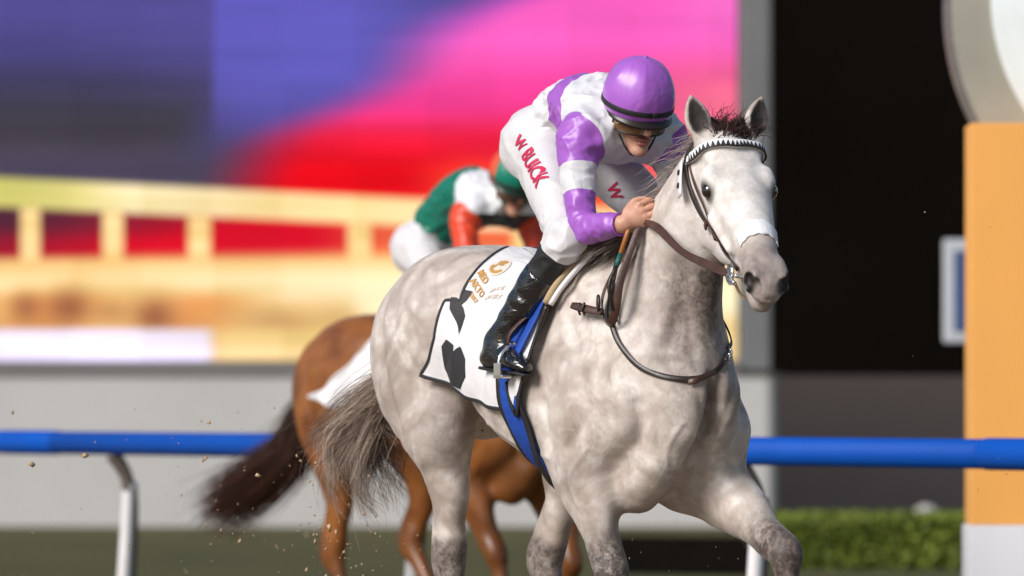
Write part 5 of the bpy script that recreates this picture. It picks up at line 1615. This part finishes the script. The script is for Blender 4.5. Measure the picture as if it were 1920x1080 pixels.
    for k in ('_r', '_l'):
        K, A = np.array(J['kn' + k]), np.array(J['an' + k]); d, t = dist_seg(X, K, A)
        L = np.linalg.norm(A - K); raw = (X - K) @ (A - K) / (L * L)
        sock = np.maximum(sock, np.where(d < .1, (raw - .13) * L, -.2))
    bre = mesh_obj('breeches', X, Fc, M['breeches'], root, attrs=dict(sock=sgn(sock, .008)))
    b_bvh_ = BVHTree.FromPolygons([tuple(q_) for q_ in X], [tuple(q_) for q_ in Fc])
    # boots
    for k, s in (('_r', -1), ('_l', 1)):
        K, A, T = (np.array(J[q_ + k]) for q_ in ('kn', 'an', 'toe'))
        F = Field()
        F.loft([(*lerp(K, A, .34), .060, .063), (*lerp(K, A, .5), .058, .062), (*lerp(K, A, .7), .050, .055), (*lerp(K, A, .88), .043, .049), (*A, .042, .050), (*(A + V(-.012, 0, -.035)), .038, .046)], k=.02, sub=4)
        F.loft([(*(A + V(-.045, 0, -.05)), .033, .030), (*(lerp(A, T, .35) + V(0, 0, -.02)), .036, .036, .034), (*(lerp(A, T, .75) + V(0, 0, -.008)), .040, .030, .026), (*T, .036, .022), (*(T + nrm(T - A) * .03), .022, .014)], k=.03, sub=4)
        td = nrm(A - K)
        cl = lambda Q: -((Q - lerp(K, A, .33)) @ td).astype(np.float32)
        X, Fc = F.mesh(h, relax=2, clip=cl)
        N = shell(X, Fc, h)
        X = crease(X, N, [(lerp(K, A, .62), nrm(td + V(0, s * .5, .3)), .10, .2), (A + V(.02, 0, .03), nrm(td + V(.8, 0, 0)), .06, 1.3), (lerp(K, A, .85), nrm(td + V(.6, 0, .2)), .07, 2.1)], .0026, 110)
        bt = mesh_obj('boot', X, Fc, M['patent'], root)
        sole = [A + V(-.075, 0, -.078), A + V(-.02, 0, -.084), lerp(A, T, .6) + V(0, 0, -.052), T + V(0, 0, -.027), T + nrm(T - A) * .04 + V(0, 0, -.02)]
        v, fc = ribbon_geo(sole, [.05, .056, .064, .066, .03], .010, [V(0, 0, -1)] * 5, 5); mesh_obj('sole', v, fc, M['black'], bt)
    # skull cap with silk cover: gored dome, elastic band, peak
    H = lambda a, l, u: C + ef * a + el * l + eu * u
    nu, nv = 96, 24
    vs = []; fs = []; org = []
    for i in range(nv + 1):
        th = (i / nv) * R(116)
        for j in range(nu):
            ph = 2 * math.pi * j / nu
            hexa = math.cos(math.pi / 6) / math.cos(((ph + .35) % (math.pi / 3)) - math.pi / 6)
            bl = .55 * math.sin(min(math.pi, th * 1.75)) if th < R(103) else 0
            g = 1 + bl * (hexa - .955)
            r = (.124 * g, .1165 * g, .122 + .004 * math.exp(-(th / .12) ** 2))
            p = H(r[0] * math.sin(th) * math.cos(ph), r[1] * math.sin(th) * math.sin(ph), .0 + r[2] * math.cos(th))
            vs.append(p); org.append(sgn(-.070 + .1165 * math.sin(th) * math.sin(ph + 3.9), .008))
    for i in range(nv):
        for j in range(nu):
            q_ = (i * nu + j, (i + 1) * nu + j, (i + 1) * nu + (j + 1) % nu, i * nu + (j + 1) % nu); fs.append(q_)
    cap = mesh_obj('cap', vs, fs, M['purple'] if scheme == 'purple' else M['cap_green'], root, attrs=dict(orange=np.array(org)))
    tube('button', [H(0, 0, .118), H(.0, 0, .127), H(0, 0, .1295)], [.007, .006, .002], M['purple'] if scheme == 'purple' else M['cap_green'], cap, n=12, sub=3)
    th = R(103)
    bp, bn = [], []
    for a in np.linspace(0, 2 * math.pi, 41):
        d = ef * math.cos(a) + el * math.sin(a)
        bp.append(H(.125 * math.sin(th) * math.cos(a), .1175 * math.sin(th) * math.sin(a), .122 * math.cos(th))); bn.append(d)
    v, fc = ribbon_geo(bp, .017, .004, bn, 1); mesh_obj('band', v, fc, M['black'], cap)
    vs = []; fs = []
    for lay in (0, -.005):
        for i in range(17):
            a = (i / 16 - .5) * R(150)
            for j in range(6):
                r = 1 + .10 * (j / 5) * max(0, math.cos(a * 1.15)) ** .7
                vs.append(H(.119 * r * math.cos(a), .111 * r * math.sin(a), -.052 - .016 * (j / 5) ** 1.2 * math.cos(a) + lay))
    for lay in (0, 1):
        for i in range(16):
            for j in range(5):
                q_ = lay * 102 + i * 6 + j; f4 = (q_, q_ + 1, q_ + 7, q_ + 6); fs.append(f4 if lay else f4[::-1])
    for i in range(16): fs.append((i * 6 + 5, i * 6 + 11, 102 + i * 6 + 11, 102 + i * 6 + 5))
    mesh_obj('peak', vs, fs, M['dark_brown'], cap)
    # goggles: wrap-round lens, frame, side vents, strap
    gg = bpy.data.objects.new('goggles', None); link(gg, root)
    def arc(u, r0, a0=-72, a1=72, n=17): return [H(r0 * math.cos(R(a)), r0 * .86 * math.sin(R(a)), u) for a in np.linspace(a0, a1, n)]
    up_, dn_ = arc(-.056, .112), arc(-.101, .110)
    vs = up_ + dn_ + [p - nrm(p - H(0, 0, -.07)) * .003 for p in up_ + dn_]
    n = 17; fs = []
    for i in range(n - 1): fs += [(i, n + i, n + i + 1, i + 1), (2 * n + i, 2 * n + i + 1, 3 * n + i + 1, 3 * n + i)]
    mesh_obj('lens', vs, fs, M['lens'], gg)
    loop = up_ + dn_[::-1] + [up_[0]]
    mesh_obj('frame', *tube_geo(loop, .0032, 8, False, True), M['dark_brown'], gg)
    for s in (1, -1):
        c = H(.048, .083 * s, -.068); d = nrm(V(*(el * s + ef * .25)))
        s1 = nrm(np.cross(d, eu)); s2 = np.cross(s1, d)
        mesh_obj('vent', *tube_geo([c + (s1 * math.cos(a) + s2 * math.sin(a)) * .013 for a in np.linspace(0, 2 * math.pi, 19)], .0035, 8, False, True), M['gold'], gg)
        v, fc = ribbon_geo([H(.035, .088 * s, -.068), H(-.03, .096 * s, -.058), H(-.09, .075 * s, -.045), H(-.118, .0, -.04)], .018, .003, [el * s, el * s, el * s - ef, -ef], 5); mesh_obj('strap', v, fc, M['black'], gg)
        # chin harness
        v, fc = ribbon_geo([H(.01, .093 * s, -.04), H(.02, .083 * s, -.085), H(.045, .058 * s, -.135), H(.060, .028 * s, -.178), H(.058, .0, -.186)], .011, .003, [el * s, el * s, el * s, el * s * .5 - eu, -eu], 5); mesh_obj('chin_strap', v, fc, M['black'], root)
    # hair at the nape
    F = Field(); F.ball(H(-.055, 0, -.058), (.052, .072, .045), fwd=ef, up=eu, k=.02)
    mesh_obj('hair', *F.mesh(.007), M['ear_dark'], root)
    # collar
    Nk = np.array(J['neck']); d = nrm(C - Nk); s1 = nrm(np.cross(d, V(0, 0, 1) + ef)); s2 = np.cross(s1, d)
    rp_ = [Nk + d * .008 + (s1 * math.cos(a) + s2 * math.sin(a)) * .066 for a in np.linspace(0, 2 * math.pi, 25)]
    v, fc = ribbon_geo(rp_, .03, .006, [p - Nk for p in rp_], 1); mesh_obj('collar', v, fc, M['white_cloth'], root)
    return root, bre, b_bvh_, hands

def wrap_text(s, bvh, origin, along_, up, out, size, mat, parent, off=.0045):
    bm = text_mesh(s, size, size * .03)
    along_, out = nrm(along_), nrm(out); up = nrm(np.asarray(up) - along_ * (np.asarray(up) @ along_)); out = nrm(np.cross(along_, up)) * np.sign(np.cross(along_, up) @ out)
    for v in bm.verts:
        p = np.asarray(origin) + along_ * v.co.x + up * v.co.y
        r = bvh.ray_cast(Vector(p + out * .25), Vector(-out))
        v.co = (r[0] if r[0] is not None else Vector(p)) + Vector(out) * off
    return bm_obj('lettering', bm, mat, parent)

rider, breeches, br_bvh, hands1 = build_rider(RIDER, GREY_P0, HROT, 'rider in purple and white silks crouched low over the grey horse', 'purple', .0055)
hip, kn = np.array(RIDER['hip_r']), np.array(RIDER['kn_r'])
ax_ = nrm(kn - hip)
w0 = V(-.06, -.20, 2.02)
outv = V(.45, -.85, .20)
wrap_text('W', br_bvh, V(-.010, -.18, 2.0), ax_, V(.55, -.1, .8), outv, .052, M['print_red'], breeches)
wrap_text('BUICK', br_bvh, V(.050, -.19, 1.955), ax_, V(.55, -.1, .8), outv, .060, M['print_red'], breeches)
wrap_text('W', br_bvh, V(.20, .02, 1.86), V(.16, .30, -.80), V(.5, .8, .2), V(.833, -.553, 0), .050, M['print_red'], breeches)

RIDER2 = dict(RIDER, head=(.43, -.03, 2.215), head_pitch=30, neck=(.365, -.005, 2.11), head_yaw=-14,
              pelvis=(-.18, 0, 1.92), waist=(-.05, 0, 2.05), chest=(.12, 0, 2.13), upper=(.27, 0, 2.085), sh_r=(.26, -.19, 2.01), sh_l=(.28, .18, 2.03),
              hip_r=(-.15, -.10, 1.87), hip_l=(-.15, .10, 1.87), el_r=(.38, -.26, 1.72), wr_r=(.52, -.12, 1.66), el_l=(.38, .22, 1.68), wr_l=(.53, .10, 1.66),
              kn_r=(.22, -.25, 1.60), an_r=(-.03, -.31, 1.30), toe_r=(.13, -.32, 1.23), kn_l=(.22, .25, 1.60), an_l=(-.03, .31, 1.30), toe_l=(.13, .32, 1.23))
rider2, _, _, hands2 = build_rider(RIDER2, BAY_RP0 + V(-.01, 0, 0), BAY_ROT, 'rider in green and white silks with orange sleeves on the chestnut brown horse behind', 'green', .008)

# whip held in the right hand of the first rider
wh = thing('riding_whip', 'slim orange and dark riding whip hanging from the rider hand beside the grey neck', 'whip')
Wr, hd_, nb_, up_ = hands1[0]
w_a = Wr + hd_ * .075 + up_ * .045 - nb_ * .02; w_b = V(.600, -.20, 1.63)
wd = nrm(w_b - w_a)
tube('handle', [w_a, w_b], [.0085, .0075], M['whip'], wh, n=10, sub=1)
tube('grip_tape', [w_b + wd * .0005, w_b + wd * .045], [.0085, .0085], M['teal'], wh, n=10, sub=1)
tube('shaft', [w_b + wd * .046, w_b + wd * .10 + V(-.003, -.006, -.01), V(.610, -.236, 1.455)], [.007, .0065, .005], M['dark_leather'], wh, n=8, sub=4)

# ---- tack of the bay
BC_REAR = [(-.25, 0), (-.25, 12), (-.25, 20), (-.26, 32), (-.28, 47), (-.30, 50), (-.32, 56), (-.37, 66), (-.43, 76), (-.48, 82)]
bc = thing('saddle_cloth', 'white cloth fluttering at the flank of the chestnut brown horse', 'saddle cloth', BAY_P0, BAY_ROT)
cloth(bc, b_bvh, M['white_cloth'], M['white_cloth'], rear=BC_REAR, extra=lambda x, ph: .09 * max(0, (ph - 45) / 40) * max(0, (-x - .22) / .2) + .022 * math.sin(x * 55 + ph * .05) * max(0, (ph - 45) / 40), na=26, nv=30)
bs = thing('saddle', 'racing saddle and pale girth on the chestnut brown horse', 'saddle', BAY_P0, BAY_ROT)
F = Field(); F.loft([(-.08, 0, 1.60, .11, .02), (.10, 0, 1.60, .095, .02), (.24, 0, 1.66, .07, .022)], k=.02, sub=4)
mesh_obj('seat', *F.mesh(.01), M['black'], bs)
for s in (1, -1):
    ring(b_bvh, np.full(9, .14), np.linspace(20, 180, 9), .085, .008, .02, 'girth', M['white_cloth'], bs, s)
    for p in (95, 110, 125):
        P = [trunk(b_bvh, x, s * p, .026)[0] for x in (.115, .165)]
        v, f = ribbon_geo(P, .03, .003, [trunk(b_bvh, .14, s * p)[1]] * 2, 1); mesh_obj('girth_mark', v, f, M['sign_blue'], bs)
    A = np.array(RIDER2['an_r' if s > 0 else 'an_l']); T = np.array(RIDER2['toe_r' if s > 0 else 'toe_l']); foot = lerp(A + V(0, 0, -.05), T, .62)
    for y in (-1, 1):
        tube('stirrup_iron', [foot + V(0, 0, .065), foot + V(0, .048 * y, .02), foot + V(0, .052 * y, -.04)], .0055, M['chrome'], bs, n=8, sub=4)
    v, f = ribbon_geo([trunk(b_bvh, .12, s * 50, .03)[0], foot + V(0, 0, .065)], .018, .004, [V(0, -s, 0)] * 2, 1); mesh_obj('stirrup_leather', v, f, M['leather'], bs)
bb_ = thing('bridle', 'plain dark bridle on the hidden head of the chestnut brown horse', 'bridle', BAY_P0, BAY_ROT)
O2, f2, l2, u2 = bFr
for s in (1, -1):
    strap('cheekpiece', [bH(-.05, .06 * s, .0), bH(-.03, .092 * s, -.05), bH(.0, .102 * s, -.09), bH(.08, .1 * s, -.135), bH(.18, .092 * s, -.15), bH(.28, .074 * s, -.145), bH(.37, .062 * s, -.135), bH(.445, .054 * s, -.13)], .016, .006, M['dark_leather'], bb_, b_bvh, .008)
    c = bH(.47, .062 * s, -.128)
    v, f = tube_geo([c + f2 * .03 * math.cos(a) + u2 * .03 * math.sin(a) + l2 * .006 * s for a in np.linspace(0, 6.2832, 21)], .0048, 8, False, True); mesh_obj('bit_ring', v, f, M['steel'], bb_)
    wq = hands2[0 if s < 0 else 1]; hq = wq[0] + wq[1] * .08
    v, f = ribbon_geo([c, lerp(c, hq, .5) + V(0, .02 * s, -.02), hq], .02, .005, [V(.3, .9 * s, .3)] * 3, 6); mesh_obj('rein', v, f, M['leather'], bb_)
strap('browband', [bH(-.005, -.098, -.085), bH(.025, -.094, -.045), bH(.047, -.035, .0), bH(.05, 0, 0), bH(.047, .035, 0), bH(.025, .094, -.045), bH(-.005, .098, -.085)], .024, .006, M['dark_leather'], bb_, b_bvh, .008)

# ------------------------------------------------------------------ sand thrown up by the hooves
g = np.random.default_rng(21)
vs = []; fs = []
def clod(p, r):
    n0 = len(vs)
    a = g.normal(size=(6, 3)) * .25 + np.array([(1, 0, 0), (-1, 0, 0), (0, 1, 0), (0, -1, 0), (0, 0, 1), (0, 0, -1)])
    a *= np.array([1, 1, g.uniform(.6, 1.6)])
    for q in a: vs.append(np.asarray(p) + q * r)
    for t_ in ((0, 2, 4), (2, 1, 4), (1, 3, 4), (3, 0, 4), (2, 0, 5), (1, 2, 5), (3, 1, 5), (0, 3, 5)): fs.append(tuple(n0 + q for q in t_))
def cloud(n, c, sp, r0, r1):
    for _ in range(n):
        p = np.asarray(c) + g.normal(size=3) * np.asarray(sp)
        if p[2] > .02: clod(p, g.uniform(r0, r1) * (1 if g.random() < .85 else 1.9))
cloud(90, gw((-1.05, -.25, .75)), (.22, .3, .18), .0015, .004)         # behind the grey's hind feet
cloud(60, gw((-.95, -.30, .62)), (.06, .1, .12), .002, .006)
cloud(70, gw((-1.6, -.35, .70)), (.45, .5, .25), .0015, .004)
cloud(60, (-1.0, 19.6, .85), (.35, .8, .22), .0012, .0035)
cloud(40, gw((.2, .1, .66)), (.25, .3, .10), .0012, .003)
cloud(26, (.2, 23.5, .75), (1.2, 1.0, .25), .0015, .004)
cloud(14, gw((1.2, .9, 1.2)), (.4, .5, .35), .0012, .003)
for p, r in (((-1.42, 18.5, .99), .012), ((-.98, 17.8, .985), .013), ((-.82, 18.0, .93), .011), ((-1.52, 17.6, .97), .013), ((-.64, 18.2, .97), .008), ((-.71, 18.4, .99), .006), ((-.99, 18.2, 1.10), .008)): clod(p, r)
sp = mesh_obj('thrown_sand', np.array(vs), np.array(fs), M['grain'], None, smooth=False)
tag(sp, 'loose sand grains thrown up in the air around the galloping hooves', 'sand', kind='stuff')
